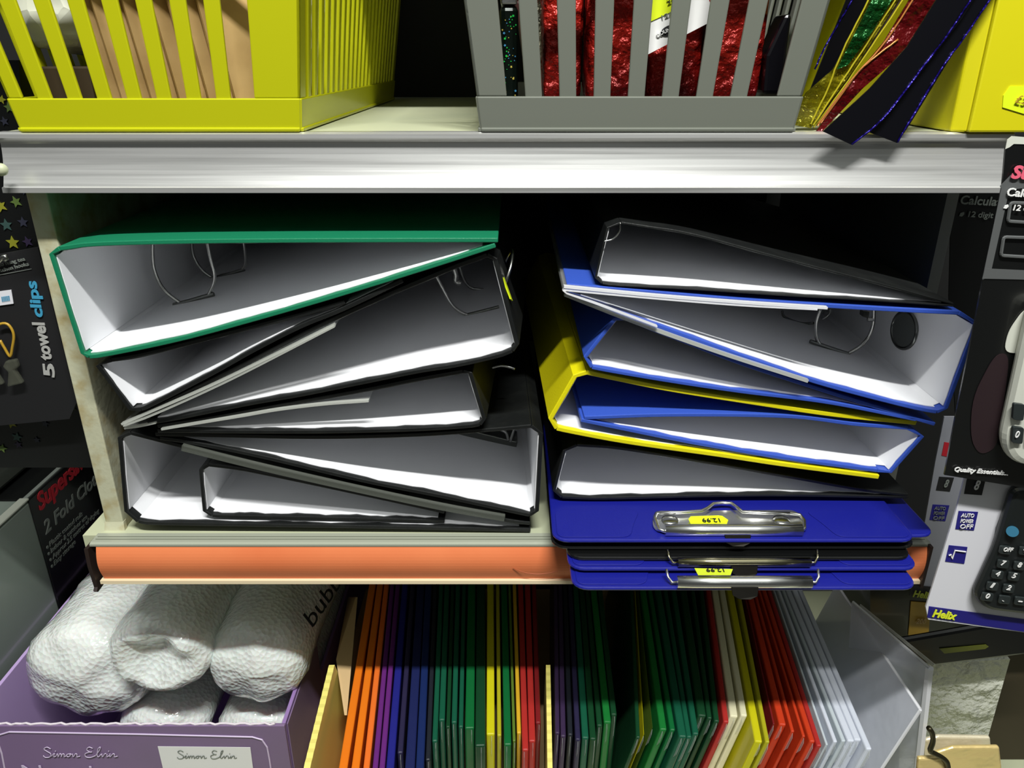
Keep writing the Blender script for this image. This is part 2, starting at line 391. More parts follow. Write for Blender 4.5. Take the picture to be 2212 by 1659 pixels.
def arch(root, px, Y, r=0.0013, m=None, name='arch_ring'):
    return MB().tube(spline([P(x, y, Y) for x, y in px], 28), r, 8).build(name, m or M_wire, root, smooth=True)
def finger_ring(root, px, Y, rx, ry, nrm=(1, 0, 0), r=.0013):
    c = P(*px, Y); n = Vector(nrm).normalized(); u = Vector((0, 1, 0)); u = (u - n * u.dot(n)).normalized(); v = n.cross(u)
    ring = MB().tube([c + u * math.cos(a) * rx + v * math.sin(a) * ry for a in [2 * math.pi * k / 32 for k in range(32)]], r, 8, closed=True).build('finger_ring', M_nickel, root, smooth=True)
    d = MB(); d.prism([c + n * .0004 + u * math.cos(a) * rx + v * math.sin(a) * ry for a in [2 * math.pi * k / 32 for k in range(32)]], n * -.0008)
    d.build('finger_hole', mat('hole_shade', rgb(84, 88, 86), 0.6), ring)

YG, YA, YB_, YC, YE, YD, YF = -.012, -.009, -.006, -.002, .003, .006, .008
g = binder('green lever arch binder lying on top of the left stack, its spine to the left', M_green, YG,
    top=[(1076, 519), (900, 519), (600, 520), (350, 523), (200, 528), (150, 534)],
    spine=[(128, 537), (110, 549), (178, 763), (192, 771)],
    bot=[(230, 766), (400, 730), (640, 664), (800, 616), (960, 566), (1070, 530)])
arch(g, [(329, 522), (330, 560), (334, 585), (345, 612), (362, 634), (390, 655)], (y1 := depth_on(g, 390, 655)))
arch(g, [(447, 522), (455, 560), (463, 590), (462, 612), (450, 638)], y1)
arch(g, [(414, 522), (416, 545), (424, 566), (438, 585), (458, 600)], (y2 := depth_on(g, 458, 600)))
arch(g, [(526, 522), (529, 545), (530, 570), (522, 585)], y2)
o = MB().tube([P(375, 659, y1), P(410, 650, y1), P(462, 635, y1)], .0016, 8).build('arch_bar', M_nickel, g)
MB().tube([P(465, 600, y2), P(500, 591, y2), P(528, 582, y2)], .0016, 8).build('arch_bar', M_nickel, g)

a = binder('black binder tilted steeply under the green one, spine at lower left', M_black, YA,
    top=[(745, 653), (640, 683), (400, 744), (300, 769)],
    spine=[(240, 778), (211, 790), (282, 884), (304, 884)],
    bot=[(330, 873), (456, 808), (551, 755), (650, 705), (740, 668), (870, 606)])
arch(a, [(358, 740), (364, 748), (374, 752), (384, 748), (388, 738)], 0.03, .0009, M_nickel)

b = binder('black binder with a clear sleeve, opening to the left, neon price label on its spine', M_black, YB_,
    top=[(292, 903), (500, 801), (720, 690), (960, 586), (1030, 560)],
    spine=[(1052, 551), (1070, 560), (1117, 744), (1106, 758)],
    bot=[(1080, 768), (993, 788), (900, 803), (780, 827), (650, 853), (534, 873), (380, 904), (318, 914)], yaw=3.0)
part_sheet(b, 'clear_sleeve', [(262, 917), (330, 888), (480, 822), (722, 702)], YB_ - .004, M_clear, .0014)
part_sheet(b, 'clear_sleeve', [(266, 921), (340, 893), (500, 820), (722, 706)], YB_ - .0055, M_clear, .0009)
arch(b, [(938, 588), (955, 620), (972, 652), (986, 668), (1003, 678), (1012, 680)], (y1 := depth_on(b, 1003, 681)))
MB().tube([P(1003, 682, y1), P(1040, 673, y1), P(1078, 663, y1)], .0014, 8).build('arch_bar', M_nickel, b)
arch(b, [(974, 566), (984, 590), (985, 608), (996, 612)], y1 + .02, .0022)
arch(b, [(990, 568), (1003, 605), (1018, 622), (1045, 626)], depth_on(b, 1030, 626))
st = [P(1069, 574, -.003), P(1075, 580, .004), P(1100, 649, .004), P(1096, 645, -.003)]
lab = MB().prism([v + Vector((0.0014, -.001, 0)) for v in st], (.0008, 0, 0)).build('price_label', M_sticker, b)
lab['label'] = 'neon yellow price label'
fr = P(1094, 582, .02)
MB().tube([fr + Vector((.004 * math.cos(t), .012 * math.sin(t), .011 * math.sin(t + 1.2))) for t in [k * .3 for k in range(21)]], .0011, 8, closed=True).build('finger_ring', M_wire, b, smooth=True)

c = binder('flat black binder in the middle of the left stack, spine at right', M_black, YC,
    top=[(340, 921), (450, 905), (600, 877), (780, 845), (900, 821)],
    spine=[(1000, 803), (1016, 806), (1046, 905), (1036, 917)],
    bot=[(1010, 921), (900, 928), (700, 933), (500, 933), (340, 931)], yaw=3.0)
part_sheet(c, 'clear_sleeve', [(348, 928), (421, 916), (525, 899), (600, 886), (700, 874), (796, 867)], YC - .0035, M_clear, .0013, L=.12)
part_sheet(c, 'clear_sleeve', [(268, 926), (300, 922), (336, 914)], YC - .006, M_clear, .0010, L=.05)
arch(c, [(1062, 794), (1082, 790), (1100, 793), (1112, 797)], 0.03, .0010)

e = binder('black binder with spine at right, its back cover sloping down across the lowest binder', M_black, YE,
    top=[(335, 938), (500, 942), (700, 945), (900, 940), (1060, 929)],
    spine=[(1148, 921), (1169, 937), (1160, 1104), (1144, 1113)],
    bot=[(1100, 1104), (960, 1074), (780, 1038), (560, 986), (415, 957), (345, 947)], yaw=-1.8)
m_ = MB(); m_.prism(ppoly([(990, 928), (1000, 926), (1118, 955), (1116, 967), (1040, 953), (988, 938)], (y1 := depth_on(e, 1116, 967))), (0, .02, 0))
m_.build('arch_mechanism', M_nickel, e, bevel=.0008)
arch(e, [(1075, 926), (1092, 934), (1098, 950)], y1, .0012)
arch(e, [(1112, 922), (1106, 940), (1102, 954)], y1, .0012)

d = binder('large black binder at the bottom of the left stack, spine against the cream upright', M_black, YD,
    top=[(1145, 1131), (1090, 1124), (960, 1092), (780, 1052), (560, 1004), (430, 974)],
    spine=[(282, 936), (258, 946), (272, 1105), (298, 1127)],
    bot=[(330, 1131), (500, 1134), (800, 1139), (1000, 1143), (1146, 1146)])
part_sheet(d, 'clear_sleeve', [(392, 968), (560, 1010), (780, 1060), (960, 1098), (1090, 1121)], YD - .006, mat('scuffed_clear_plastic', rgb(96, 100, 92), 0.3, alpha=0.5), .0042)
f = binder('small black binder tucked inside the lowest one, its spine left of centre', M_black, YF,
    top=[(960, 1107), (780, 1068), (620, 1034), (520, 1014)],
    spine=[(450, 1005), (433, 1016), (441, 1104), (458, 1114)],
    bot=[(500, 1116), (700, 1120), (860, 1124), (960, 1127)], t=.0024)

YH, YI, YJ, YK, YL_, YM = -.010, -.010, -.006, -.002, -.001, .008
hb = binder('black binder on top of the right stack, spine to the left', M_black, YH,
    top=[(2060, 657), (1900, 613), (1700, 561), (1500, 507), (1400, 490)],
    spine=[(1342, 481), (1313, 492), (1287, 600), (1301, 612)],
    bot=[(1330, 616), (1500, 625), (1700, 638), (1900, 650), (2060, 661)], yaw=0, t=.0013)
cp = [(1340, 481), (1338, 500), (1324, 516), (1305, 521)]
arch(hb, cp, YH - .002, .0004)

ib = binder('blue binder with a bright clear sleeve, open to the left, finger ring inside its spine', M_blue, YI,
    top=[(1224, 617), (1400, 632), (1600, 649), (1790, 661), (1950, 670)],
    spine=[(2072, 676), (2112, 700), (2044, 882), (2024, 890)],
    bot=[(1980, 882), (1860, 852), (1740, 818), (1560, 755), (1380, 690), (1228, 636)], yaw=0.0)
part_sheet(ib, 'clear_sleeve', [(1218, 620), (1400, 638), (1600, 654), (1788, 666)], YI - .006, M_wclear, .0014)
part_sheet(ib, 'clear_sleeve', [(1218, 627), (1400, 644), (1600, 660), (1766, 669)], YI - .0062, M_wclear, .0009)
part_sheet(ib, 'clear_sleeve', [(1220, 637), (1380, 700), (1560, 764), (1746, 824)], YI - .004, M_clear, .0020)
part_sheet(ib, 'clear_sleeve', [(1216, 627), (1224, 634), (1300, 661), (1420, 706)], YI - .0065, M_wclear, .0008)
arch(ib, [(1772, 668), (1764, 692), (1762, 712), (1764, 730), (1772, 746)], (y1 := depth_on(ib, 1800, 756)))
arch(ib, [(1888, 664), (1886, 700), (1876, 728), (1858, 748), (1832, 764)], y1)
MB().tube([P(1750, 737, y1), P(1790, 751, y1), P(1830, 764, y1)], .0015, 8).build('arch_bar', M_nickel, ib)
arch(ib, [(1793, 668), (1790, 680), (1776, 690)], y1 + .06, .0010)
arch(ib, [(1690, 672), (1695, 685), (1730, 698), (1758, 698)], depth_on(ib, 1740, 699), .0010, M_nickel)
arch(ib, [(1874, 690), (1888, 690)], y1, .0016)
MB().prism(ppoly([(1865, 672), (1878, 674), (1876, 688), (1864, 684)], y1 + .02), (0, .006, 0)).build('arch_lever', M_nickel, ib)
def depth_spine(root, px, py):
    Sp = root_cov[root.name][4]; a, b = Sp[1], Sp[2]; k = 0
    while k < .3:
        p = P(px, py, root_cov[root.name][2] + k); x = a.x + (b.x - a.x) * (p.z - a.z) / (b.z - a.z)
        if p.x > x - .0026: break
        k += .001
    return root_cov[root.name][2] + k
sa, sb = root_cov[ib.name][4][1:3]; sd = (sb - sa).normalized()
finger_ring(ib, (1953, 713), depth_spine(ib, 1953, 713), .0165, .0125, (sd.z, 0, -sd.x))

jb = binder('blue binder lying under the sleeved one, spine to the left', M_blue, YJ,
    top=[(2020, 917), (1900, 882), (1760, 838), (1600, 785), (1470, 735), (1420, 716)],
    spine=[(1352, 688), (1328, 690), (1264, 772), (1279, 794)],
    bot=[(1320, 802), (1451, 824), (1600, 846), (1790, 870), (1980, 907)], yaw=0.0, t=.0024)
kb = binder('bright yellow binder with its spine at the left of the right stack', M_yellow, YK,
    top=[(1980, 914), (1800, 896), (1640, 872), (1451, 842), (1330, 818)],
    spine=[(1268, 805), (1242, 813), (1189, 905), (1203, 926)],
    bot=[(1240, 934), (1361, 956), (1560, 984), (1700, 1005), (1899, 1031)], yaw=-2.2, t=.0031)
lb = binder('blue binder pushed into the yellow one from the right, spine at right', M_blue, YL_,
    top=[(1262, 903), (1450, 897), (1700, 900), (1850, 917)],
    spine=[(1962, 925), (1993, 943), (1924, 1020), (1896, 1017)],
    bot=[(1840, 1010), (1700, 991), (1560, 968), (1451, 948), (1255, 908)], yaw=-2.0, t=.0026)
mb_ = binder('black binder at the bottom of the right stack, lying on the clipboards', M_black, YM,
    top=[(1962, 1070), (1860, 1058), (1700, 1030), (1451, 987), (1330, 968)],
    spine=[(1246, 962), (1219, 974), (1197, 1060), (1214, 1074)],
    bot=[(1300, 1077), (1500, 1072), (1700, 1070), (1962, 1075)], yaw=-1.0, t=.0022)

# ------------------------------------------------------------------ clipboards
def vinyl_board(label, pxl, pxr, py, Y, m, L=0.315, t=.0024, yaw=0, clip=None, group='vinyl clipboards under the right stack', pad=True):
    A = P(pxl, py, Y); B = P(pxr, py, Y); z = (A.z + B.z) / 2
    root = thing('clipboard', label, 'clipboard', ((A.x + B.x) / 2, Y + .15, z - t), group)
    y = R(yaw); W = B.x - A.x; rr = .010; c0 = Vector((A.x, Y, z))
    rot = Matrix.Rotation(-y, 3, 'Z')
    def w(u, v, h=0): return c0 + rot @ Vector((u, v, 0)) + Vector((0, 0, h))
    out = []
    for (cx, cy, a0) in ((rr, rr, 180), (W - rr, rr, 270), (W - rr, L - rr, 0), (rr, L - rr, 90)):
        for k in range(6): a_ = R(a0 + 90 * k / 5); out.append((cx + rr * math.cos(a_), cy + rr * math.sin(a_)))
    MB().prism([w(u, v, -t) for u, v in out], (0, 0, t)).build('board', m, root, bevel=.0012)
    if pad:                                   # raised pockets of the vinyl cover left and right of the clip
        for s in (0, 1):
            q = rounded([(.003, .003), (W * .215, .003), (W * .215 + .004, .018), (W * .26, .034), (.003, .034)], .006)
            if s: q = [(W - u, v) for u, v in q]
            MB().prism([w(u, v, .0) for u, v in q], (0, 0, .0006)).build('cover_fold', m, root, bevel=.0005)
    return root, w, W

NS = [  # label, left px, right px, front-edge y, Y, material, yaw
    ('lowest navy clipboard of the stack, hanging over the orange strip', 1236, 1988, 1270, -.0620, M_clipb, 0.0),
    ('second lowest navy clipboard, just above the lowest chrome clip', 1228, 1990, 1228, -.0490, M_clipb, 0.0),
    ('black clipboard between the two navy pairs, upper of the black ones', 1192, 1985, 1181, -.0350, M_vblack, 0.0),
    ('topmost navy clipboard with a wire-loop clip and a neon price sticker', 1194, 1984, 1167, -.0372, M_clipb, 1.5)]
n5, w5, W5 = vinyl_board(NS[0][0], *NS[0][1:6])
n4, w4, W4 = vinyl_board(NS[1][0], *NS[1][1:6])
n3, w3, W3 = vinyl_board('black clipboard under the navy top one, lower of the black ones', 1226, 1976, 1205, -.0423, M_vblack, pad=False)
n2, w2, W2 = vinyl_board(NS[2][0], *NS[2][1:6], pad=False)
n1, w1, W1 = vinyl_board(NS[3][0], *NS[3][1:6])
n1b, w1b, W1b = vinyl_board('navy clipboard poking out to the right beneath the topmost one', 1240, 2036, 1168, -.0327, M_clipb, pad=False, yaw=-1.5)

M_tab = mat('black_oxide_steel', rgb(48, 46, 42), 0.2, metal=0.9)
def bar_clip(root, x0, x1, y0, y1, Y, tabx, hooks=True, m=M_clip):
    """chrome spring bar seen between pixel rows y0..y1, tab under its middle"""
    A = P(x0, (y0 + y1) / 2, Y); B = P(x1, (y0 + y1) / 2, Y); r = (P(x0, y0, Y) - P(x0, y1, Y)).length / 2
    cl = MB().tube([A, A.lerp(B, .33), A.lerp(B, .66), B], r, 20).build('clip_bar', m, root, bevel=0, smooth=True)
    cl.data.polygons.foreach_set('use_smooth', [len(p.vertices) == 4 for p in cl.data.polygons])
    t = P(tabx, y1 - 1, Y)
    MB().prism([t + Vector(v) * 1.0 for v in [(-.0085, -r, .0018), (.0085, -r, .0018), (.0075, -r - .003, -.0022), (.003, -r - .0045, -.0036), (-.004, -r - .0042, -.0036), (-.008, -r - .0028, -.0018)]], (0, .0012, .0004)).build('clip_tab', M_tab, cl, bevel=.0004)
    if hooks:
        for X, s in ((A, -1), (B, 1)):
            MB().tube([X + Vector((0, 0, 0)), X + Vector((s * .003, .0, -.0004)), X + Vector((s * .0052, .002, .0022)), X + Vector((s * .0058, .006, .005))], .0009, 7).build('clip_hook', m, cl, smooth=True)
    return cl
bar_clip(n5, 1462, 1752, 1246, 1268, -.0600, 1605)
bar_clip(n4, 1464, 1750, 1206, 1223, -.0470, 1605, m=mat('tarnished_brass', rgb(178, 172, 140), 0.16, metal=1.0))
cb = bar_clip(n1, 1436, 1732, 1134, 1156, -.0303, 1590, hooks=False)
# base plate, wire loop and rivets of the top clip (they lie on the board)
zt = (w1(0, 0).z - CZ) + .0006
def onb(x, y, h=0): return PZ(x, y, zt + h)
MB().prism([onb(x, y) for x, y in rounded([(1412, 1106), (1715, 1104), (1741, 1124), (1738, 1146), (1420, 1150), (1408, 1138)], 14)], (0, 0, .0012)).build('clip_plate', M_clip, n1, bevel=.0004)
wl = [(1418, 1108), (1470, 1107), (1515, 1104), (1528, 1098), (1541, 1088), (1560, 1086), (1580, 1087), (1592, 1096), (1604, 1106), (1650, 1108), (1706, 1109)]
MB().tube([onb(x, y, .004) for x, y in wl], .0012, 8).build('clip_wire', M_clip, n1, smooth=True)
for q in ([(1418, 1108, .004), (1415, 1120, .002), (1424, 1144, .002), (1438, 1148, .002)], [(1706, 1109, .004), (1728, 1112, .003), (1738, 1125, .002), (1738, 1142, .002), (1730, 1147, .002)]):
    MB().tube([onb(x, y, h) for x, y, h in q], .0012, 8).build('clip_wire', M_clip, n1, smooth=True)
for x in (1447, 1688):
    c_ = onb(x, 1123, .0016); MB().tube([c_, c_ + Vector((0, 0, .0004)), c_ + Vector((0, 0, .0010)), c_ + Vector((0, 0, .0013))], [.0056, .0054, .0038, .0010], 20).build('rivet', M_wire, n1, smooth=True)
s_ = MB().prism([onb(x, y, .0028) for x, y in [(1487, 1122), (1492, 1116), (1552, 1114), (1560, 1115), (1573, 1124), (1570, 1132), (1492, 1132)]], (0, 0, .0003)).build('price_sticker', M_sticker, n1)
lettering('12.99', onb(1553, 1121, .0032), onb(1515, 1121, .0032), onb(1553, 1135, .0032) - onb(1553, 1121, .0032), .0045, M_ink, s_, bold=0)
zt5 = (w5(0, 0).z - CZ) + .0006
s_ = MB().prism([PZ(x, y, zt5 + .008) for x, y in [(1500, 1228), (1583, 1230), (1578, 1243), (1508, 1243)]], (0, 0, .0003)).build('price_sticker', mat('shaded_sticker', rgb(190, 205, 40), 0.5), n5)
lettering('12.99', PZ(1562, 1229, zt5 + .0084), PZ(1524, 1229, zt5 + .0084), Vector((0, -1, 0)), .0035, M_ink, s_, bold=0)

# ------------------------------------------------------------------ baskets
def basket(name, label, m, px0, px1, pyb, Y, pitch, sw, cw, band, H, D, taper, first, dside=0.0155, sside=.0065, cwl=None):
    A = P(px0, pyb, Y); B = P(px1, pyb, Y); z0 = ZU + .0006; x0, x1 = A.x, B.x; y0, y1 = Y, Y + D; t = .0022
    mb = MB()
    def wall(fr, to, out, pitch, sw, cw, first, cwl=None):
        cwl = cw if cwl is None else cwl
        """fr,to: bottom corners; leans outward by taper per height; corners follow both walls"""
        u = (to - fr).normalized(); L = (to - fr).length
        def q(s, h, d=0):       # s along the bottom edge 0..L, widened with height
            k = (s / L - .5) * 2 * taper * h
            return fr + u * (s + k) + out * (taper * h - d) + Vector((0, 0, h))
        def plate(s0, s1, h0, h1, th=t, ex=0):
            a = [q(s0, h0, -ex), q(s1, h0, -ex), q(s1, h1, -ex), q(s0, h1, -ex)]; mb.prism(a, -out * (th + ex))
        plate(0, L, 0, band, ex=.0008); plate(0, L, H - .012, H, ex=.003); plate(0, cwl, band, H); plate(L - cw, L, band, H)
        plate(0, L, 0, .0022, ex=.0018)
        s = first
        while s + sw < L - cw * 0.9:
            plate(s, s + sw, band - .0006, H - .011); s += pitch
    V = Vector
    wall(V((x0, y0, z0)), V((x1, y0, z0)), V((0, -1, 0)), pitch, sw, cw, first, cwl)
    wall(V((x1, y0, z0)), V((x1, y1, z0)), V((1, 0, 0)), dside, sside, cw * .5, cw * .5 + .006)
    wall(V((x1, y1, z0)), V((x0, y1, z0)), V((0, 1, 0)), pitch, sw, cw, first)
    wall(V((x0, y1, z0)), V((x0, y0, z0)), V((-1, 0, 0)), dside, sside, cw * .5, cw * .5 + .006)
    mb.box((x0, y0, z0), (x1, y1, z0 + .002))
    o = mb.build(name, m, bevel=.0007); tag(o, label, 'basket'); return x0, x1
bx0, bx1 = basket('basket', 'yellow openwork plastic basket at the left of the upper shelf', M_ybask, 44, 648, 270, -.0005, .0158, .0078, .0245, .0175, .125, .36, .13, .0158, cwl=.0078)
gx0, gx1 = basket('basket', 'grey openwork plastic basket on the right half of the upper shelf', M_gbask, 1040, 1712, 280, -.0005, .0182, .0090, .0135, .0185, .125, .27, .12, .0258, cwl=.0160)

def crumple(name, c, ax, ay, az, m, seed, amp=.12, nu=28, nv=18, sq=4.0, parent=None, smooth=True):
    """pillow-like closed lump; superellipsoid with ridged noise"""
    from mathutils import noise as N
    c, ax, ay, az = map(Vector, (c, ax, ay, az)); vs = []; fs = []
    def se(t, p): s = math.copysign(abs(math.cos(t)) ** (2 / p), math.cos(t)); k = math.copysign(abs(math.sin(t)) ** (2 / p), math.sin(t)); return s, k
    for j in range(nv + 1):
        ph = -math.pi / 2 + math.pi * j / nv; cp, sp = se(ph, sq)
        for i in range(nu):
            th = 2 * math.pi * i / nu; ct, stt = se(th, sq)
            d = Vector((cp * ct, cp * stt, sp))
            k = 1 + amp * (N.noise(d * 2.3 + Vector((seed, seed * 2.1, 0))) + .6 * N.noise(d * 5.5 + Vector((seed, 0, 9))))
            vs.append(c + (ax * d.x + ay * d.y + az * d.z) * k)
    for j in range(nv):
        for i in range(nu): fs.append([j * nu + i, j * nu + (i + 1) % nu, (j + 1) * nu + (i + 1) % nu, (j + 1) * nu + i])
    o = MB().add(vs, fs).build(name, m, parent, smooth=False)
    if smooth: o.data.polygons.foreach_set('use_smooth', [True] * len(o.data.polygons))
    return o

# contents of the yellow basket
zt = ZU + .004
o = crumple('bubble_wrap_pack', P(118, 55, .045) + Vector((0.005, 0.02, .008)), (.034, 0, 0), (0, .032, 0), (0, 0, .022), M_mailer, 3, .08, 40, 26)
tag(o, 'roll of clear bubble film at the left inside the yellow basket', 'bubble wrap')
dk = MB().box((bx0 + .006, .012, zt), (bx0 + .038, .10, zt + .030)).build('carton', M_darkcard, bevel=.001)
tag(dk, 'dark brown carton under the bubble film in the yellow basket', 'box')
ex = [238, 268, 300, 332, 362, 392, 425, 455, 486, 512]
elab = ['leftmost upright manila envelope, next to the bubble film', 'second manila envelope from the left in the yellow basket', 'third manila envelope from the left in the yellow basket',
        'fourth manila envelope from the left in the yellow basket', 'fifth manila envelope from the left in the yellow basket', 'sixth manila envelope from the left in the yellow basket, with a torn lower edge',
        'seventh manila envelope, its corner folded out', 'eighth manila envelope, seen nearly edge-on', 'pale-edged manila envelope near the right end of the row', 'last manila envelope before the basket corner']
for i, x in enumerate(ex):
    A = P(x, 215, .018); tilt = 0.0; yw = .85
    u = Vector((math.sin(yw), math.cos(yw), 0)); n = Vector((math.cos(yw), -math.sin(yw), 0)); h = Vector((-tilt - .14, 0, 1)).normalized()
    A.z = zt + .002
    Lx = min(.13, (bx1 - .016 - A.x) / math.sin(yw));  H = .105; q = []
    mbx = MB()
    for k in (0, 1):       # two leaves, slightly sprung open
        off = n * (k * .0013)
        q = [A + off + h * .004, A + off + u * Lx, A + off + u * Lx + h * H, A + off + h * H]
        mbx.prism(q, n * .0009)
    if i in (5, 6): mbx.prism([A + n * .0022 + h * .004, A + n * .0022 + u * .012 + h * .002, A + n * .0030 + u * .008 + h * .02], n * .0005)
    o = mbx.build('envelope', M_brown, bevel=0); tag(o, elab[i], 'envelope', 'manila envelopes in the yellow basket')
A = P(668, 195, .02); A.z = zt
o = crumple('padded_envelope', (bx1 - .0045, .100, zt + .056), (.0045, 0, 0), (0, .062, 0), (0, 0, .046), M_mailer, 8, .06, 26, 18)
tag(o, 'crumpled white padded envelope against the right side of the yellow basket', 'envelope')

# contents of the grey basket
def fx(px, py, Y, dz=0): v = P(px, py, Y); v.z += dz; return v
zb = ZU + .003
gl = thing('glitter_pack', 'slim pack of black and green star glitter at the left in the grey basket', 'glitter pack', (P(1096, 200, .02).x, .03, zb))
cx0 = P(1080, 150, .014).x; cx1 = P(1119, 150, .014).x
MB().box((cx0, .014, zb), (cx1, .05, zb + .062)).build('tube', M_glit, gl, bevel=.003)
MB().box((cx0 + .0005, .013, zb + .062), (cx1 - .0005, .051, zb + .067)).build('cap', M_clip, gl, bevel=.001)
sp = MB()
Mst = [mat('green_spark', rgb(40, 220, 90), 0.3), mat('yellow_spark', rgb(220, 200, 90), 0.3), mat('blue_spark', rgb(80, 160, 210), 0.3)]
def star(mb, c, r, ux, uz, th, mi, rot=0, thick=(0, -.0002, 0)):
    pts = []
    for k in range(10):
        a_ = rot + math.pi / 2 + k * math.pi / 5; rr = r if k % 2 == 0 else r * .45
        pts.append(c + ux * math.cos(a_) * rr + uz * math.sin(a_) * rr)
    mb.prism(pts, thick, mi)
for k in range(60):
    t_ = rnd.random() ** .8
    c_ = Vector((rnd.uniform(cx0 + .001, cx1 - .001), .0138, zb + .002 + .055 * t_))
    star(sp, c_, rnd.choice([.0003, .0004, .0005, .0008]), Vector((1, 0, 0)), Vector((0, 0, 1)), .0002, rnd.choice([0, 0, 0, 1, 2]) if t_ > .3 else rnd.choice([0, 1, 1, 2]), rnd.random())
sp.build('star_glitter', Mst, gl)['kind'] = 'stuff'
sx0 = P(1146, 150, .014).x; sx1 = P(1172, 150, .014).x
o = crumple('glitter_pack', ((sx0 + sx1) / 2, .03, zb + .034), ((sx1 - sx0) / 2, 0, 0), (0, .015, 0), (0, 0, .033), M_silver, 5, .06)
tag(o, 'silvery glitter sachet beside the green star glitter in the grey basket', 'glitter pack')
rx = [(1212, 42, .035, 'narrow crumpled red foil pack, leftmost in the grey basket'), (1322, 58, .022, 'crumpled red foil pack left of the white swing tag'),
      (1448, 58, .030, 'crumpled red foil pack behind the white swing tag'), (1576, 58, .021, 'crumpled red foil pack right of the white swing tag')]
for i, (px, hw, Y, lb_) in enumerate(rx):
    c_ = P(px, 100, Y + .018); hwx = hw / 1660 * .46
    o = crumple('foil_pack', (c_.x, Y + .018, zb + .054), (hwx, 0, 0), (0, .016, 0), (0, 0, .046), M_redfoil, 11 + i * 3, .06, 44, 30, 7)
    tag(o, lb_, 'foil pack', 'red foil packs in the grey basket')
o = MB().prism(ppoly([(1655, 120), (1697, 30), (1712, 30), (1690, 203), (1648, 203)], .020), (0, .02, 0)).build('film_pack', M_navyfilm, bevel=.002)
tag(o, 'dark pack at the right end inside the grey basket', 'film pack')
o = MB().prism(ppoly([(1112, 0), (1170, 0), (1180, 203), (1140, 203)], .080), (0, .02, 0)).build('film_pack', mat('dark_red_card', rgb(50, 12, 10), 0.6), bevel=.002)
tag(o, 'dark maroon pack behind the glitter in the grey basket', 'film pack')
YT = .0055
tg = thing('swing_tag', 'white swing tag with a neon sticker and black oval badge in the grey basket', 'tag', P(1440, 60, YT))
tp = MB().prism(ppoly([(1369, -40), (1368, 50), (1397, 119), (1549, 40), (1529, -5), (1515, -60)], YT), (0, .0006, 0)).build('tag_card', M_white, tg)
stk = MB().prism(ppoly([(1386, -30), (1386, 28), (1392, 38), (1402, 48), (1484, 10), (1484, -30)], YT - .0005), (0, .0004, 0)).build('neon_sticker', M_sticker, tg)
ov = [(1446 + 20 * math.cos(a_) * math.cos(-.42) - 11 * math.sin(a_) * math.sin(-.42), 66 + 20 * math.cos(a_) * math.sin(-.42) + 11 * math.sin(a_) * math.cos(-.42)) for a_ in [2 * math.pi * k / 28 for k in range(28)]]
bd = MB().prism(ppoly(ov, YT - .0004), (0, .0003, 0)).build('oval_badge', M_ink, tg)
ptext('COUNTY', (1419, 79), (1461, 62), 8, YT - .0005, M_white, bd, bold=.015)
ptext('12/4/10', (1430, 40), (1482, 19), 7, YT - .0004, M_greyink, tg, bold=0)
ptext('S', (1394, 62), (1400, 58), 8, YT - .0004, M_greyink, tg, bold=0)
ptext('O', (1469, 58), (1479, 54), 8, YT - .0004, M_greyink, tg, bold=0)
ptext('201', (1442, 8), (1466, -4), 9, YT - .0010, M_ink, tg, bold=0)

# foil and cellophane sheets fanned beside the grey basket
def film(label, pts, Y, m, edge=None, em=None, nm='cellophane_sheet', wob=.0015, hang=0.0):
    # the sheets go on above the picture's top edge
    far = lambda p: (p[0] + 92, p[1] - 150) if p[1] <= 0 else p
    pts = [far(p) for p in pts]; edge = [[far(p) for p in e_] for e_ in edge] if edge else None
    root = thing(nm, label, 'sheet', P(pts[0][0], pts[0][1], Y), 'fanned sheets beside the grey basket')
    MB().prism(ppoly(pts, Y), (0, .0010, 0)).build('sheet_leaf', m, root)
    if edge:
        mbx = MB()
        for e_ in edge:
            q = spline([P(x + rnd.uniform(-.7, .7), y, Y - .0006) for x, y in e_], 26)
            q = [v + Vector((rnd.uniform(-1, 1) * .00018, 0, 0)) for v in q]
            mbx.tube(q, .00055, 6)
        mbx.build('fold_edge', em, root, smooth=True)
    return root
film('dark navy cellophane behind the gold sheet', [(1742, 235), (1752, 190), (1800, -10), (1900, -10), (1850, 90)], .030, M_navyfilm, [[(1760, 150), (1800, 70), (1842, -5)]], M_bluefilm)
film('wrinkled gold foil sheet leaning against the grey basket', [(1704, 268), (1752, 277), (1845, 150), (1952, -10), (1868, -10), (1800, 150), (1742, 200)], .012, M_goldfilm, [[(1757, 270), (1800, 205), (1865, 105), (1942, -5)], [(1752, 268), (1790, 190), (1825, 100), (1862, 0)]], M_goldedge)
film('crinkled green foil sheet above the gold one', [(1808, 150), (1872, -10), (1936, -10), (1880, 75), (1832, 140)], .009, M_greenfilm)
film('second gold-edged sheet in the middle of the fan', [(1757, 277), (1775, 262), (1962, -10), (1950, -10)], .014, M_darkcard, [[(1758, 275), (1810, 205), (1880, 105), (1962, -5)]], M_goldedge)
film('red foil sheet in the middle of the fan', [(1763, 284), (1776, 284), (1865, 190), (1945, 120), (2036, -10), (1968, -10), (1910, 90), (1860, 150)], .006, M_redfilm, [[(1772, 266), (1850, 160), (1920, 80), (1978, -5)], [(1765, 272), (1800, 225), (1860, 150), (1940, 85)]], mat('rose_edge_film', rgb(190, 120, 60), .3, metal=.4))
film('wide black sheet with a blue edge drooping over the shelf front', [(1778, 284), (1840, 313), (1905, 262), (2010, 130), (2078, 40), (2110, -10), (2030, -10), (1960, 100), (1880, 190)], -.012, M_navyfilm, [[(1841, 312), (1905, 258), (1990, 150), (2060, 55), (2106, -8)]], M_bluefilm)
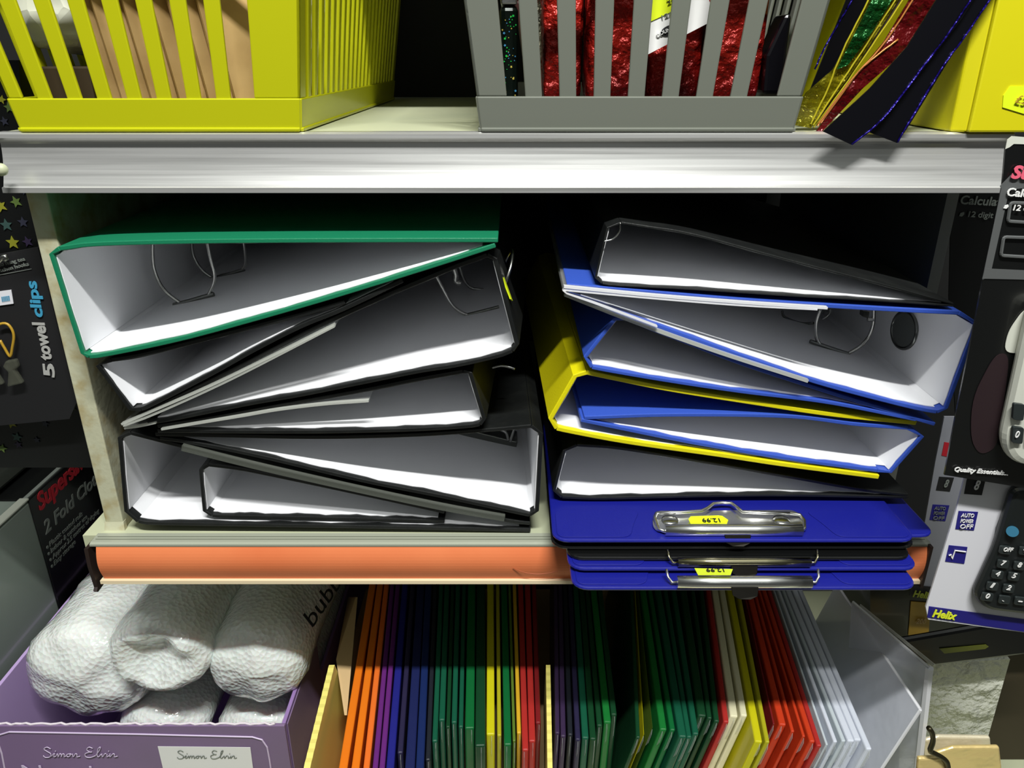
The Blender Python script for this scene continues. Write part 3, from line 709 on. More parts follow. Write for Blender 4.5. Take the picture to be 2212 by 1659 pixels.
film('second black sheet with a blue edge, nearest the yellow box file', [(1868, 282), (1938, 309), (1966, 268), (2050, 130), (2152, -10), (2092, -10), (2000, 140)], -.009, M_navyfilm, [[(1938, 308), (1962, 268), (2040, 140), (2090, 70), (2150, -8)]], M_bluefilm)

# yellow box file
yb = thing('box_file', 'bright yellow box file at the right end of the upper shelf', 'box file', (P(2150, 290, -.006).x, .1, ZU))
bx = P(2092, 288, -.006).x
MB().prism([(bx, -.006, ZU + .0006), (bx + .075, -.006, ZU + .0006), (bx + .075, -.006, ZU + .278), (bx + .0005, -.006, ZU + .278)], (0, .25, 0)).build('box_body', M_ybox, yb, bevel=.0012)
MB().prism([(bx, -.004, ZU + .0006), (bx, -.004, ZU + .278), (bx - .0072, .0, ZU + .278), (bx - .0072, .0, ZU + .0006)], (0, .246, 0)).build('rounded_side', M_ybox, yb, bevel=.001)
st = MB().prism(ppoly([(2182, 186), (2250, 186), (2250, 248), (2212, 246), (2166, 232), (2168, 206)], -.0066), (0, .0005, 0)).build('price_sticker', M_sticker, yb)
ptext('£3.99', (2192, 221), (2244, 234), 18, -.0072, M_goldstrip, st, bold=.0)

# ------------------------------------------------------------------ left of the upright
stars = thing('gift_bag', 'black gift bag printed with small coloured stars behind the towel clips', 'gift bag', (P(20, 700, .05).x, .055, CZ - .28))
MB().prism(ppoly([(-120, 130), (40, 130), (60, 420), (215, 1010), (-80, 1010), (-120, 400)], .046), (0, .02, 0)).build('bag_front', M_pack, stars)
mbx = MB(); Ms = [mat('yellow_star', rgb(130, 130, 34), .5), mat('green_star', rgb(80, 100, 46), .5), mat('teal_star', rgb(48, 72, 68), .5), mat('purple_star', rgb(46, 36, 62), .5), mat('slate_star', rgb(42, 44, 58), .5)]  # star colours lowered to carry the shade on this side
fixed = [(2, 445, 14, 0), (35, 436, 13, 1), (14, 486, 14, 2), (50, 480, 12, 4), (28, 524, 15, 0), (60, 522, 12, 3), (108, 672, 12, 0), (118, 700, 11, 2), (124, 755, 11, 4), (136, 790, 10, 4),
         (120, 860, 12, 0), (148, 850, 10, 4), (60, 893, 13, 2), (24, 914, 13, 0), (98, 915, 9, 4), (156, 880, 10, 1), (5, 968, 11, 1), (37, 944, 12, 2), (20, 232, 12, 1), (4, 215, 10, 0), (10, 262, 10, 4), (52, 412, 9, 4), (40, 960, 9, 3), (80, 950, 8, 4)]
for px, py, r_, mi in fixed:
    c_ = P(px, py, .0456); k = (P(px + r_, py, .0456) - c_).length
    star(mbx, c_, k, Vector((1, 0, 0)), Vector((0, 0, 1)), .0002, mi, rnd.uniform(-.4, .4), (0, -.0004, 0))
mbx.build('star_print', Ms, stars)

tc = thing('towel_clips_card', 'black card of towel clips hanging at the far left', 'clip card', (P(40, 700, .02).x, .02, CZ - .25))
MB().prism(ppoly([(-140, 575), (82, 534), (165, 870), (150, 905), (-60, 925), (-140, 900)], .030), (0, .002, 0)).build('backing_card', M_ink, tc)
M_dimw = mat('shaded_white_print', rgb(170, 170, 166), .5)  # white print greyed, the weaker light here is put into its colour
ptext('5', (119, 815), (116, 786), 22, .0295, M_dimw, tc, bold=.03)
ptext('towel', (113, 778), (96, 697), 24, .0295, M_dimw, tc, bold=.03)
ptext('clips', (94, 685), (78, 607), 21, .0295, M_teal, tc, bold=.03)
ptext('eed to hang tea', (-22, 581), (56, 562), 8, .0295, M_greyink, tc, bold=.01)
ptext('on kitchen hooks', (-22, 593), (64, 573), 8, .0295, M_greyink, tc, bold=.01)
MB().tube([P(-5, 595, .0295), P(68, 581, .0295)], .0002, 4).build('rule_line', M_greyink, tc)
bc = MB().prism(ppoly([(-20, 632), (24, 626), (29, 656), (-20, 663)], .029), (0, .0005, 0)).build('price_label', M_whitecard, tc)
mbx = MB()
for k in range(9): mbx.prism(ppoly([(3 + k * 2, 641 - k * .3), (4 + k * 2, 641 - k * .3), (5.5 + k * 2, 652 - k * .3), (4.5 + k * 2, 652 - k * .3)], .0288), (0, -.0002, 0))
mbx.build('bar_code', M_teal, bc)
MB().tube(spline([P(x, y, .026) for x, y in [(-8, 571), (2, 560), (9, 554), (14, 556), (10, 562)]], 12), .0016, 8).build('hanging_hook', M_wire, tc, smooth=True)
lp = MB().tube(spline([P(x, y, .026) for x, y in [(-6, 704), (4, 699), (16, 700), (26, 712), (30, 728), (27, 750), (22, 770), (10, 752), (0, 735)]], 30), .0009, 7).build('clip_cord', M_goldstrip, tc, smooth=True)
for (x, y) in ((30, 790), (-12, 792)):
    MB().prism(ppoly([(x - 12, y - 14), (x + 10, y - 18), (x + 16, y - 2), (x + 8, y + 6), (x + 26, y + 34), (x - 8, y + 42), (x - 6, y + 10), (x - 18, y - 2)], .028), (0, -.004, 0)).build('plastic_clip', mat('smoky_clear_plastic', rgb(90, 92, 80), .12, coat=.8, alpha=.45), tc, bevel=.0012)

# folded-clothes storage packs on the left, their printed side runs into the depth
XP = -.4505
def PXs(px, py): return PX(px, py, XP)
zt_ = PXs(62, 1080).z; ysp = PXs(62, 1080).y
pk = thing('storage_pack', 'black and grey pack lettered 2 Fold Clothes, left of the lilac box', 'pack', (XP - .06, .15, ZB))
MB().box((XP - .13, ysp, ZB + .0005), (XP, .40, zt_)).build('printed_end', M_pack, pk, bevel=.001)
MB().box((XP - .13, -.12, ZB + .0005), (XP + .0005, ysp, zt_)).build('grey_sleeve', M_graysleeve, pk, bevel=.003)
MB().box((XP - .008, -.12, zt_), (XP + .0008, ysp, zt_ + .0022)).build('top_highlight', mat('edge_highlight', rgb(170, 174, 162), .35), pk, bevel=.0008)  # pale strip painted in as the highlight along the top edge
MB().box((XP - .006, ysp, zt_), (XP - .002, .40, zt_ + .0012)).build('top_highlight', M_greyink, pk)
def xtext(body, a, b, h, m, bold=.01, shear=.15):
    return lettering(body, PXs(*a), PXs(*b), (0, 0, 1), h, m, pk, bold=bold, shear=shear)
xtext('Supersaver', (86, 1104), (204, 984), .017, M_red, .03)
xtext('2 Fold Clothes', (98, 1155), (236, 1018), .0135, M_greyink, .015)
for i, (t_, a_, b_) in enumerate([('Plastic coated rails', (107, 1181), (178, 1113)), ('Indoor & outdoor use', (110, 1195), (188, 1119)), ('Approx 2.5 metres of drying', (114, 1208), (214, 1106)), ('Easy storage', (117, 1222), (163, 1173))]):
    xtext(t_, a_, b_, .0052, M_greyink, .0)
    c_ = PXs(a_[0] - 5, a_[1] + 1); MB().tube([c_, c_ + Vector((.0006, 0, 0))], .0016, 10).build('bullet_dot', M_greyink, pk)
pk2 = MB().box((XP - .16, .00, zt_ + .004), (XP - .03, .40, zt_ + .05)).build('storage_pack', mat('dull_silver_pack', rgb(66, 70, 64), .35, coat=.3), bevel=.004)
tag(pk2, 'dim silvery pack lying on the black and grey storage pack', 'pack')

# ------------------------------------------------------------------ lilac box and bubble wrap
bt = -.50; BX0 = -.4444; BX1 = -.1850; BY0 = .0165; BY1 = .38; zb0 = ZB; zb1 = CZ + bt; w_ = .0032
lx = thing('display_box', 'lilac printed cardboard display box full of bubble wrap rolls', 'box', ((BX0 + BX1) / 2, .14, ZB))
MB().box((BX0 + .0005, BY0, zb0), (BX1, BY0 + w_, zb1)).build('front_panel', M_lilacd, lx, bevel=.0006)
MB().box((BX0, BY0 + w_, zb0), (BX0 + w_, BY1, zb1 + .002)).build('side_panel', M_lilacl, lx, bevel=.0005)
yk = PZ(665, 1410, bt).y
mbx = MB().prism([(BX1 - w_, BY0 + w_, zb0), (BX1 - w_, BY1, zb0), (BX1 - w_, BY1, zb1 - .055), (BX1 - w_, yk + .03, zb1 - .05), (BX1 - w_, yk, zb1), (BX1 - w_, BY0 + w_, zb1)], (w_, 0, 0))
mbx.build('side_panel', M_lilac, lx, bevel=.0005)
MB().box((BX1 + .0005, BY0 + .004, zb0), (BX1 + .0015, yk + .02, zb1 - .002)).build('outer_flap', M_lilacd, lx)
MB().box((BX0, BY1 - w_, zb0), (BX1, BY1, zb1 - .03)).build('back_panel', M_lilac, lx)
MB().box((BX0, BY0, zb0), (BX1, BY1, zb0 + .002)).build('bottom_panel', M_lilac, lx)
q = []
for i in range(60):
    t = i / 59; q.append(Vector((BX0 + .012 + (BX1 - BX0 - .02) * t, BY0 + .0016 + .0006 * math.sin(i * 1.7), zb1 + .0005 + .0005 * math.sin(i * 2.9) + .0004 * rnd.random())))
MB().tube(q, .0009, 6).build('torn_edge', mat('torn_card_edge', rgb(222, 212, 220), .8), lx)
def fp(x, y): return P(x, y, BY0 - .0004)
ln = [(-10, 1590), (20, 1581), (300, 1586), (545, 1592), (566, 1598), (577, 1614), (582, 1640), (588, 1680)]
lr = MB().tube([fp(*p) for p in ln], .0007, 6).build('border_line', mat('pale_lilac_print', rgb(204, 188, 216), .5), lx)
MB().tube([fp(-8, 1592), fp(4, 1628), fp(12, 1670)], .0007, 6).build('border_line', MATS['pale_lilac_print'], lx)
wl_ = MB().prism([fp(x, y) for x, y in [(341, 1612), (541, 1614), (552, 1700), (362, 1700)]], (0, -.0003, 0)).build('white_label', M_white, lx)
def brush(strokes, x0, y0, sx, sy, m, name, r=.00045):
    mbx = MB()
    for s in strokes: mbx.tube(spline([P(x0 + a * sx, y0 - b * sy, BY0 - .0012) for a, b in s], max(8, len(s) * 5)), r, 5)
    return mbx.build(name, m, lx, smooth=True)
# hand-drawn script "Simon Elvin": units 0..100 wide, capital height 20
SIM = [[(9, 17), (4, 20), (0, 17), (4, 13), (9, 9), (8, 4), (2, 3), (-1, 6)], [(10, 5), (13, 9), (14, 9), (13, 4), (16, 5)], [(15, 13), (15.5, 13.6)], [(16, 5), (18, 9), (19, 4), (21, 9), (23, 8), (23, 4), (25, 9), (27, 8), (27, 4), (30, 6)],
       [(33, 9), (30, 7), (32, 4), (35, 6), (34, 9), (37, 8)], [(38, 9), (39, 4), (42, 9), (44, 8), (44, 4), (48, 5)],
       [(65, 18), (60, 20), (57, 16), (61, 12), (64, 12)], [(61, 12), (55, 9), (56, 4), (62, 3), (69, 6)], [(69, 6), (74, 15), (75, 20), (72, 17), (71, 6), (73, 4), (76, 8)], [(77, 9), (78, 4), (81, 9), (83, 9)],
       [(84, 8), (84, 4), (87, 6)], [(86, 13), (86.5, 13.6)], [(88, 9), (88, 4), (92, 9), (94, 8), (94, 4), (98, 5)]]
brush(SIM, 95, 1640, 1.62, 1.30, MATS['pale_lilac_print'], 'script_lettering', .0004)
brush(SIM, 384, 1642, 1.30, 1.05, M_greyink, 'script_lettering', .00032)
lettering('Notelets', P(58, 1683, BY0), P(290, 1686, BY0), (0, 0, 1), .0180, MATS['pale_lilac_print'], lx, bold=-.01, lift=.0012)

def roll(label, px, py, Y, r, L, squash=.9, hollow=True, seed=1, yaw=0.0, grp='bubble wrap rolls in the lilac box'):
    from mathutils import noise as N
    c = P(px, py, Y); root = thing('bubble_wrap_roll', label, 'bubble wrap', c - Vector((0, 0, r)), grp)
    dv = Vector((math.sin(R(yaw)), math.cos(R(yaw)), 0)); ux = Vector((dv.y, -dv.x, 0)); uz = Vector((0, 0, 1))
    prof = ([(.02, .016), (.35, .014), (.62, .004)] if hollow else [(.02, -.006), (.3, -.0045), (.55, -.001)]) + [(.78, .003), (.93, .010), (1.0, .022)]
    prof += [(1.0, .022 + (L - .03) * k / 22) for k in range(1, 23)] + [(.9, L - .003), (.4, L)]
    n = 56; vs = []; fs = []
    for k, (s, y) in enumerate(prof):
        for i in range(n):
            a = 2 * math.pi * i / n; d = Vector((math.cos(a) * s * 1.6, math.sin(a) * s * 1.6, y * 22))
            kk = 1 + .05 * N.noise(d + Vector((seed * 3.7, 0, 0))) + .035 * N.noise(d * 3.1 + Vector((0, seed * 5.1, 0)))
            yy = y + (.006 * N.noise(Vector((math.cos(a) * 2.2 * s, math.sin(a) * 2.2 * s, seed * 2.0))) if y < .05 else 0)
            vs.append(c + ux * math.cos(a) * s * r * kk + uz * math.sin(a) * s * r * squash * kk + dv * yy)
    for k in range(len(prof) - 1):
        for i in range(n): fs.append([k * n + i, k * n + (i + 1) % n, (k + 1) * n + (i + 1) % n, (k + 1) * n + i])
    fs += [list(range(n)), [(len(prof) - 1) * n + i for i in range(n)][::-1]]
    o = MB().add(vs, fs).build('wrap', M_bubble, root); o.data.polygons.foreach_set('use_smooth', [True] * len(o.data.polygons))
    return root
roll('leftmost large roll of bubble wrap in the lilac box, bulging at the front', 172, 1478, .052, .0545, .27, .90, False, 1, 1)
roll('middle roll of bubble wrap lying on top, with an open hollow end', 328, 1436, .034, .0430, .27, .88, True, 2, 2)
r3 = roll('right roll of bubble wrap lettered bubble along its side', 542, 1456, .046, .0430, .27, 1.0, False, 4, 1)
roll('low bubble wrap roll between the left and right ones, mostly covered', 340, 1590, .058, .0400, .27, .7, False, 6, 0)
roll('low bubble wrap roll under the right one, mostly covered', 552, 1600, .060, .0400, .27, .7, False, 8, 0)
A = PZ(672, 1362, -.432); B = PZ(758, 1232, -.432)
lettering('bubble', A, B, Vector((-.8, 0, .5)), .0130, M_ink, r3, bold=.0, shear=.25, lift=.004)

# ------------------------------------------------------------------ display tray and coloured packets
pal = {'o': rgb(228, 118, 22), 'o2': rgb(232, 112, 40), 'p': rgb(100, 38, 118), 'b': rgb(32, 34, 124), 'dn': rgb(40, 36, 66), 'nb': rgb(26, 34, 82), 'b2': rgb(20, 38, 88),
       'g': rgb(16, 84, 60), 'g2': rgb(10, 98, 48), 'g3': rgb(14, 62, 34), 'gb': rgb(20, 112, 46), 'y': rgb(172, 168, 30), 'yb': rgb(200, 194, 20), 'yo': rgb(214, 170, 40), 'r': rgb(172, 44, 40), 'r2': rgb(122, 26, 30),
       'ro': rgb(196, 58, 26), 'w': rgb(206, 212, 224), 'w2': rgb(190, 200, 206), 'c': rgb(226, 222, 186), 'dp': rgb(56, 40, 72), 'k': rgb(30, 34, 42), 'lg': rgb(90, 118, 40)}
PM = {}
def pmat(k):
    if k not in PM: PM[k] = mat('packet_' + k, pal[k], 0.4, coat=0.35, bump=('noise', 45, .25, .003))
    return PM[k]
zp = -.488; BXD = 0
NAMES = {'o': 'bright orange', 'o2': 'reddish orange', 'p': 'purple', 'b': 'deep blue', 'dn': 'dark violet', 'nb': 'navy', 'b2': 'dark blue', 'g': 'bluish green', 'g2': 'mid green', 'g3': 'dark green', 'gb': 'bright green',
         'y': 'yellow', 'yb': 'vivid yellow', 'yo': 'golden yellow', 'r': 'red', 'r2': 'dark red', 'ro': 'orange-red', 'w': 'white', 'w2': 'greyish white', 'c': 'cream', 'dp': 'dusky purple', 'k': 'charcoal', 'lg': 'olive green'}
# x at picture row 1420, x and row of the front corner, width in px at row 1420, colour, lean (degrees, top to the right)
PK = [(778, 739, 1659, 17, 'o', 4), (800, 768, 1659, 15, 'o', 3.5), (819, 793, 1659, 13, 'o2', 3), (833, 812, 1659, 9, 'p', 2), (845, 824, 1659, 9, 'p', 2), (861, 842, 1659, 14, 'b', 2), (880, 863, 1628, 9, 'dn', 1),
      (899, 886, 1659, 17, 'nb', 1), (920, 909, 1650, 13, 'b2', 1), (934, 926, 1640, 8, 'k', 1), (946, 938, 1600, 9, 'g', 0), (960, 955, 1556, 12, 'g', 0), (973, 968, 1570, 7, 'g3', 0), (985, 981, 1562, 11, 'g', 0), (997, 994, 1568, 8, 'g', 0),
      (1016, 1013, 1572, 22, 'g2', 0), (1038, 1038, 1612, 17, 'g3', 0), (1062, 1062, 1585, 14, 'yb', 0), (1076, 1077, 1590, 7, 'y', 0), (1093, 1099, 1610, 13, 'g2', 0), (1107, 1112, 1600, 5, 'lg', 0), (1114, 1120, 1585, 7, 'yo', 0), (1129, 1134, 1620, 13, 'r', 0), (1144, 1150, 1600, 14, 'r', 0), (1160, 1164, 1560, 9, 'r2', 0),
      (1201, 1203, 1585, 8, 'dp', 2), (1213, 1216, 1590, 9, 'dp', 2), (1226, 1232, 1588, 9, 'k', 2), (1239, 1248, 1596, 9, 'dn', 3), (1254, 1266, 1592, 12, 'g', 3), (1268, 1280, 1596, 11, 'g3', 3), (1282, 1296, 1566, 11, 'g3', 3), (1297, 1312, 1562, 15, 'gb', 4), (1314, 1328, 1545, 10, 'g3', 4),
      (1371, 1379, 1592, 9, 'g3', 10), (1381, 1388, 1585, 8, 'yb', 10), (1391, 1408, 1570, 8, 'lg', 10), (1412, 1436, 1578, 13, 'gb', 12), (1427, 1452, 1576, 9, 'g2', 12), (1448, 1478, 1592, 15, 'g', 13), (1462, 1490, 1590, 9, 'g', 13), (1476, 1500, 1584, 10, 'g', 14), (1500, 1520, 1548, 14, 'g3', 14), (1516, 1534, 1552, 11, 'g3', 14), (1532, 1545, 1556, 9, 'g3', 14),
      (1552, 1572, 1560, 10, 'r', 15), (1566, 1585, 1545, 14, 'c', 15), (1586, 1606, 1545, 15, 'c', 16), (1607, 1647, 1600, 17, 'yb', 17), (1622, 1650, 1604, 7, 'y', 17),
      (1640, 1676, 1565, 14, 'r2', 19), (1654, 1690, 1566, 15, 'ro', 19), (1670, 1712, 1580, 14, 'ro', 20), (1684, 1738, 1592, 13, 'ro', 20), (1698, 1758, 1602, 12, 'ro', 21), (1709, 1768, 1610, 8, 'r', 21),
      (1722, 1786, 1608, 12, 'w2', 22), (1736, 1806, 1604, 12, 'w', 22), (1750, 1822, 1602, 11, 'w2', 22), (1764, 1842, 1600, 13, 'w', 23), (1779, 1852, 1598, 11, 'w', 23), (1794, 1880, 1616, 14, 'w', 23)]
M_flap = mat('cellophane_film', rgb(225, 230, 228), 0.1, coat=1.0, alpha=0.22)
cnt = {}; tot = {}
for k in PK: tot[k[4]] = tot.get(k[4], 0) + 1
ORD = ['leftmost', 'second', 'third', 'fourth', 'fifth', 'sixth', 'seventh', 'eighth', 'ninth']
YF_, YB2 = 0.0, 0.29
def line_x(k, Y):                       # world X of a packet's centre line at depth Y
    a = PZ(k[1], k[2], zp); b = PZ(k[0], 1420, zp); return a.x + (b.x - a.x) * (Y - a.y) / (b.y - a.y)
def bounds(i, Y):
    x = line_x(PK[i], Y); own = PK[i][3] / F * .679 / 2
    l = (line_x(PK[i - 1], Y) + x) / 2 if i and PK[i][0] - PK[i - 1][0] < 26 else x - own
    r = (line_x(PK[i + 1], Y) + x) / 2 if i + 1 < len(PK) and PK[i + 1][0] - PK[i][0] < 26 else x + own
    return l, r
for i, (x1, xc_, yc, wd, ck, lean) in enumerate(PK):
    z = zp + rnd.uniform(-.0012, .0012)
    (l0, r0), (l1, r1) = bounds(i, YF_), bounds(i, YB2)
    C_ = Vector(((l0 + r0) / 2, YF_, CZ + z)); Q = Vector(((l1 + r1) / 2, YB2, CZ + z)); dv = (Q - C_).normalized()
    yfront = PZ(xc_, yc, zp).y - (.012 if yc >= 1650 else 0); C_ = C_ + (Q - C_) * (yfront / YB2)
    wth = min(r0 - l0, r1 - l1, PK[i][3] * 1.25 / F * .679) * .93
    th = wth; L = .28; Hh = .092; lean = 2.5 if x1 < 860 else 0.5 if x1 < 1190 else 1.5 if x1 < 1330 else 13; n_ = Vector((dv.y, -dv.x, 0)); ln_ = R(lean)
    dn_ = Vector((-math.sin(ln_), 0, -math.cos(ln_)))
    k_ = cnt.get(ck, 0); cnt[ck] = k_ + 1; nm = NAMES[ck]
    nxt = NAMES[PK[i + 1][4]] if i + 1 < len(PK) else 'big clear'
    lab_ = (f'{ORD[k_]} of the {nm} packets counted from the left, next to a {nxt} one' if tot[ck] > 1 else f'the only {nm} packet in the row, next to a {nxt} one')
    if tot[ck] > 1 and k_ == tot[ck] - 1: lab_ = f'rightmost of the {nm} packets in the row, next to a {nxt} one'
    C0 = C_
    root = thing('card_packet', lab_, 'card packet', C_ + dv * .12 + dn_ * (Hh), 'coloured packets standing in the display trays')
    mbx = MB(); mbx.prism([C_ - n_ * th / 2, C_ + n_ * th / 2, C_ + n_ * th / 2 + dn_ * Hh, C_ - n_ * th / 2 + dn_ * Hh], dv * L)
    mbx.build('packet_body', pmat(ck), root, bevel=min(.0012, th * .3))
    e0 = C_ - dv * .0004 + n_ * (th * rnd.uniform(-.2, .2)); k_ = rnd.uniform(.010, .022)
    MB().prism([e0 + dn_ * .0015, e0 - dv * .0028 + dn_ * .004, e0 - dv * .0030 + dn_ * k_, e0 + dn_ * (k_ + .006)], n_ * .0003).build('cellophane_flap', M_flap, root)
# card step the packets stand on
tr = MB().box((BX1 + .010, -.03, ZB + .0003), (.262, .30, CZ + zp - .0965)).build('display_tray', M_tan, bevel=.001); tag(tr, 'beige cardboard step under the coloured packets', 'tray')
# trays: corrugated dividers
def divider(label, x1, xc_, yc, wd, lean=0, m=M_corr, zz=-.472):
    C_ = PZ(xc_, yc, zz); Q = PZ(x1, 1440, zz); dv = Q - C_; dv.z = 0; Ld = dv.length; dv.normalize(); th = wd / F * .56; n_ = Vector((dv.y, -dv.x, 0))
    dn_ = Vector((-math.sin(R(lean)), 0, -math.cos(R(lean))))
    mbx = MB(); N_ = 26; top_ = []
    C_ = C_ - dv * .01; L = Ld + .012
    for k in range(N_ + 1): top_.append(C_ + dv * (L * k / N_) + Vector((0, 0, .0006 * (k % 2))))
    poly = top_ + [C_ + dv * (L + .05) + dn_ * .100, C_ + dn_ * .100]
    mbx.prism([p - n_ * th / 2 for p in poly], n_ * th)
    o = mbx.build('divider', m); tag(o, label, 'card divider'); return o
divider('pale yellow corrugated card divider between the lilac box and the orange packets', 716, 664, 1655, 14, 0)
divider('pale yellow corrugated card divider between the red and the dusky purple packets', 1184, 1188, 1655, 11, 0, zz=-.478)
v0 = [PZ(722, 1442, -.425), PZ(748, 1532, -.425)]
o = MB().prism([PZ(726, 1425, -.485), PZ(744, 1545, -.49), PZ(747, 1545, -.56), PZ(752, 1290, -.56), PZ(768, 1290, -.485)], (.002, 0, 0)).build('card_flap', M_tan); tag(o, 'beige bent card flap beside the leftmost orange packet', 'card flap')

# big clear plastic wallets at the right end of the row
M_w1 = mat('milky_clear_plastic', rgb(222, 226, 236), .22, coat=.5, alpha=.62, bump=('noise', 9, .4, .01))
def wallet(label, corner, back, down, z, m=M_w1, ext=1.0, er=.0013):
    C_ = PZ(*corner, z); Q = PZ(*back, z); dv = (Q - C_) * ext
    d = PX(down[0], down[1], C_.x - .0) if False else None
    dwn = P(down[0], down[1], C_.y + .0) - C_; dwn = dwn.normalized() * .16
    root = thing('plastic_wallet', label, 'plastic wallet', C_ + dwn, 'clear plastic wallets at the right end')
    n_ = dv.cross(dwn).normalized()
    MB().prism([C_, C_ + dv, C_ + dv + dwn, C_ + dwn], n_ * .0016).build('wallet_sheet', m, root)
    MB().tube([C_, C_ + dv], .0013, 6).build('welded_edge', M_wclear, root)
    MB().tube([C_, C_ + dwn], er, 6).build('welded_edge', M_wclear, root)
    return root
wallet('large clear wallet whose top edge runs diagonally beside the white packets', (1988, 1533), (1822, 1284), (1905, 1659), -.465, ext=1.10)
wallet('tall clear wallet at the far right end of the row, a bright front edge', (2008, 1443), (1856, 1312), (1984, 1659), -.440, ext=1.1, er=.0032)
o = MB().prism([PZ(2019, 1435, -.434), PZ(1858, 1305, -.434), PZ(1857, 1309, -.437), PZ(2014, 1440, -.437)], (.0006, 0, 0)).build('acrylic_strip', M_clear)
tag(o, 'thin clear acrylic strip along the top of the rightmost wallet', 'strip')

# ------------------------------------------------------------------ right-hand hanging cards
def card(name, label, cat, poly, Y, m, th=.0012):
    c_ = sum((P(x, y, Y) for x, y in poly), Vector()) / len(poly); root = thing(name, label, cat, c_)
    MB().prism(ppoly(poly, Y), (0, th, 0)).build('backing_card', m, root); return root
Y1 = -.050
k1 = card('calculator_pack', 'black blister card with an ivory desk calculator, hanging at the right edge', 'calculator', [(2184, 300), (2300, 320), (2300, 1068), (2040, 1026), (2064, 900), (2109, 680), (2124, 601), (2165, 403), (2172, 322)], Y1, M_pack)
MB().prism(ppoly([(2172, 322), (2176, 302), (2186, 294), (2212, 296), (2300, 300), (2300, 314), (2190, 311), (2181, 318)], Y1 - .0004), (0, .0004, 0)).build('card_edge', M_calw, k1)
MB().prism(ppoly([(2164, 404), (2180, 412), (2138, 600), (2122, 604)], Y1 - .0004), (0, .0003, 0)).build('grey_frame', M_packg, k1)
MB().prism(ppoly([(2128, 580), (2300, 588), (2300, 606), (2122, 602)], Y1 - .0005), (0, .0003, 0)).build('grey_frame', M_packg, k1)
for (x, y) in ((2183, 438), (2168, 512)):
    mbx = MB(); q = rounded([(x, y), (x + 60, y + 2), (x + 57, y + 44), (x - 6, y + 40)], 6, 3)
    mbx.tube([P(a_, b_, Y1 - .0008) for a_, b_ in q], .0009, 6, closed=True); mbx.build('square_print', M_packg, k1)
MB().prism(ppoly([(2160, 402), (2190, 372), (2300, 330), (2300, 395), (2165, 412)], Y1 - .0003), (0, .0002, 0)).build('grey_frame', M_packg, k1)
ptext('Supersaver', (2182, 384), (2372, 394), 26, Y1 - .0010, M_pink, k1, bold=.04, shear=.1)
ptext('Calculator', (2172, 422), (2282, 432), 17, Y1 - .0010, M_white, k1, bold=.02)
ptext('12 digit display', (2187, 454), (2300, 462), 12, Y1 - .0010, M_white, k1, bold=.01)
MB().prism(ppoly([(2168, 450), (2171, 444), (2178, 442), (2179, 446), (2174, 451)], Y1 - .0010), (0, .0004, 0)).build('bullet_dot', M_white, k1)
ptext('Quality Essentials...', (2060, 1017), (2176, 1026), 9, Y1 - .0008, M_white, k1, bold=.02, shear=.15)
MB().prism(ppoly(rounded([(2168, 762), (2178, 716), (2212, 668), (2300, 640), (2300, 765)], 20), Y1 - .0008), (0, .0004, 0)).build('white_print', M_calw, k1)
MB().prism(ppoly(rounded([(2150, 764), (2182, 764), (2156, 965), (2118, 985), (2096, 950), (2100, 860)], 40), Y1 - .0006), (0, .0003, 0)).build('maroon_print', mat('dark_maroon_print', rgb(40, 26, 30), .5), k1)
body = MB().prism(ppoly(rounded([(2212, 642), (2340, 640), (2340, 1010), (2172, 988), (2146, 945)], 34), Y1 - .0012), (0, -.010, 0)).build('calculator_body', M_calw, k1, bevel=.004)
for (x, y, t_) in ((2186, 868, ''), (2184, 918, '0'), (2214, 922, '.')):
    kk = MB().prism(ppoly(rounded([(x, y), (x + 24, y + 3), (x + 20, y + 38), (x - 3, y + 35)], 5, 3), Y1 - .0112), (0, -.0022, 0)).build('key', M_key, body, bevel=.0006)
    if t_: ptext(t_, (x + 6, y + 26), (x + 14, y + 27), 14, Y1 - .0136, M_white, kk, bold=.01)

Y2 = -.036
k2 = card('calculator_pack', 'white blister card with a black pocket calculator and a navy foot band, hanging lower right', 'calculator', [(2092, 1000), (2300, 1000), (2300, 1378), (2005, 1338), (2000, 1312), (2066, 1100)], Y2, M_whitecard)
MB().prism(ppoly([(2007, 1310), (2300, 1350), (2300, 1378), (2003, 1334)], Y2 - .0004), (0, .0003, 0)).build('foot_band', M_navy, k2)
ptext('Helix', (2013, 1331), (2062, 1338), 15, Y2 - .0008, M_helix, k2, bold=.03)
def icon(root, x, y, s, Y, m, lines, tm):
    ic = MB().prism(ppoly([(x + 7, y), (x + s + 5, y + 2), (x + s - 4, y + s - 2), (x, y + s - 5)], Y - .0004), (0, .0003, 0)).build('icon_print', m, root)
    for k, (t_, hh) in enumerate(lines):
        w2_ = s * .62 if len(t_) > 1 else s * .22
        cx_ = x + s * .56 - w2_ / 2 - k * 1.5; yy = y + (s / (len(lines) + .6)) * (k + 1)
        ptext(t_, (cx_, yy), (cx_ + w2_, yy + 1), hh, Y - .0008, tm, ic, bold=.0 if len(t_) > 1 else .02)
icon(k2, 2083, 1030, 42, Y2, M_ink, [('8', 20)], M_white)
icon(k2, 2064, 1104, 44, Y2, M_navy, [('AUTO', 8), ('POWER', 8), ('OFF', 9)], M_white)
ic = MB().prism(ppoly([(2050, 1178), (2090, 1182), (2083, 1218), (2042, 1213)], Y2 - .0004), (0, .0003, 0)).build('icon_print', M_navy, k2)
MB().tube([P(x, y, Y2 - .0010) for x, y in [(2050, 1200), (2054, 1198), (2057, 1207), (2063, 1189), (2086, 1192)]], .0005, 6).build('root_sign', M_white, ic)
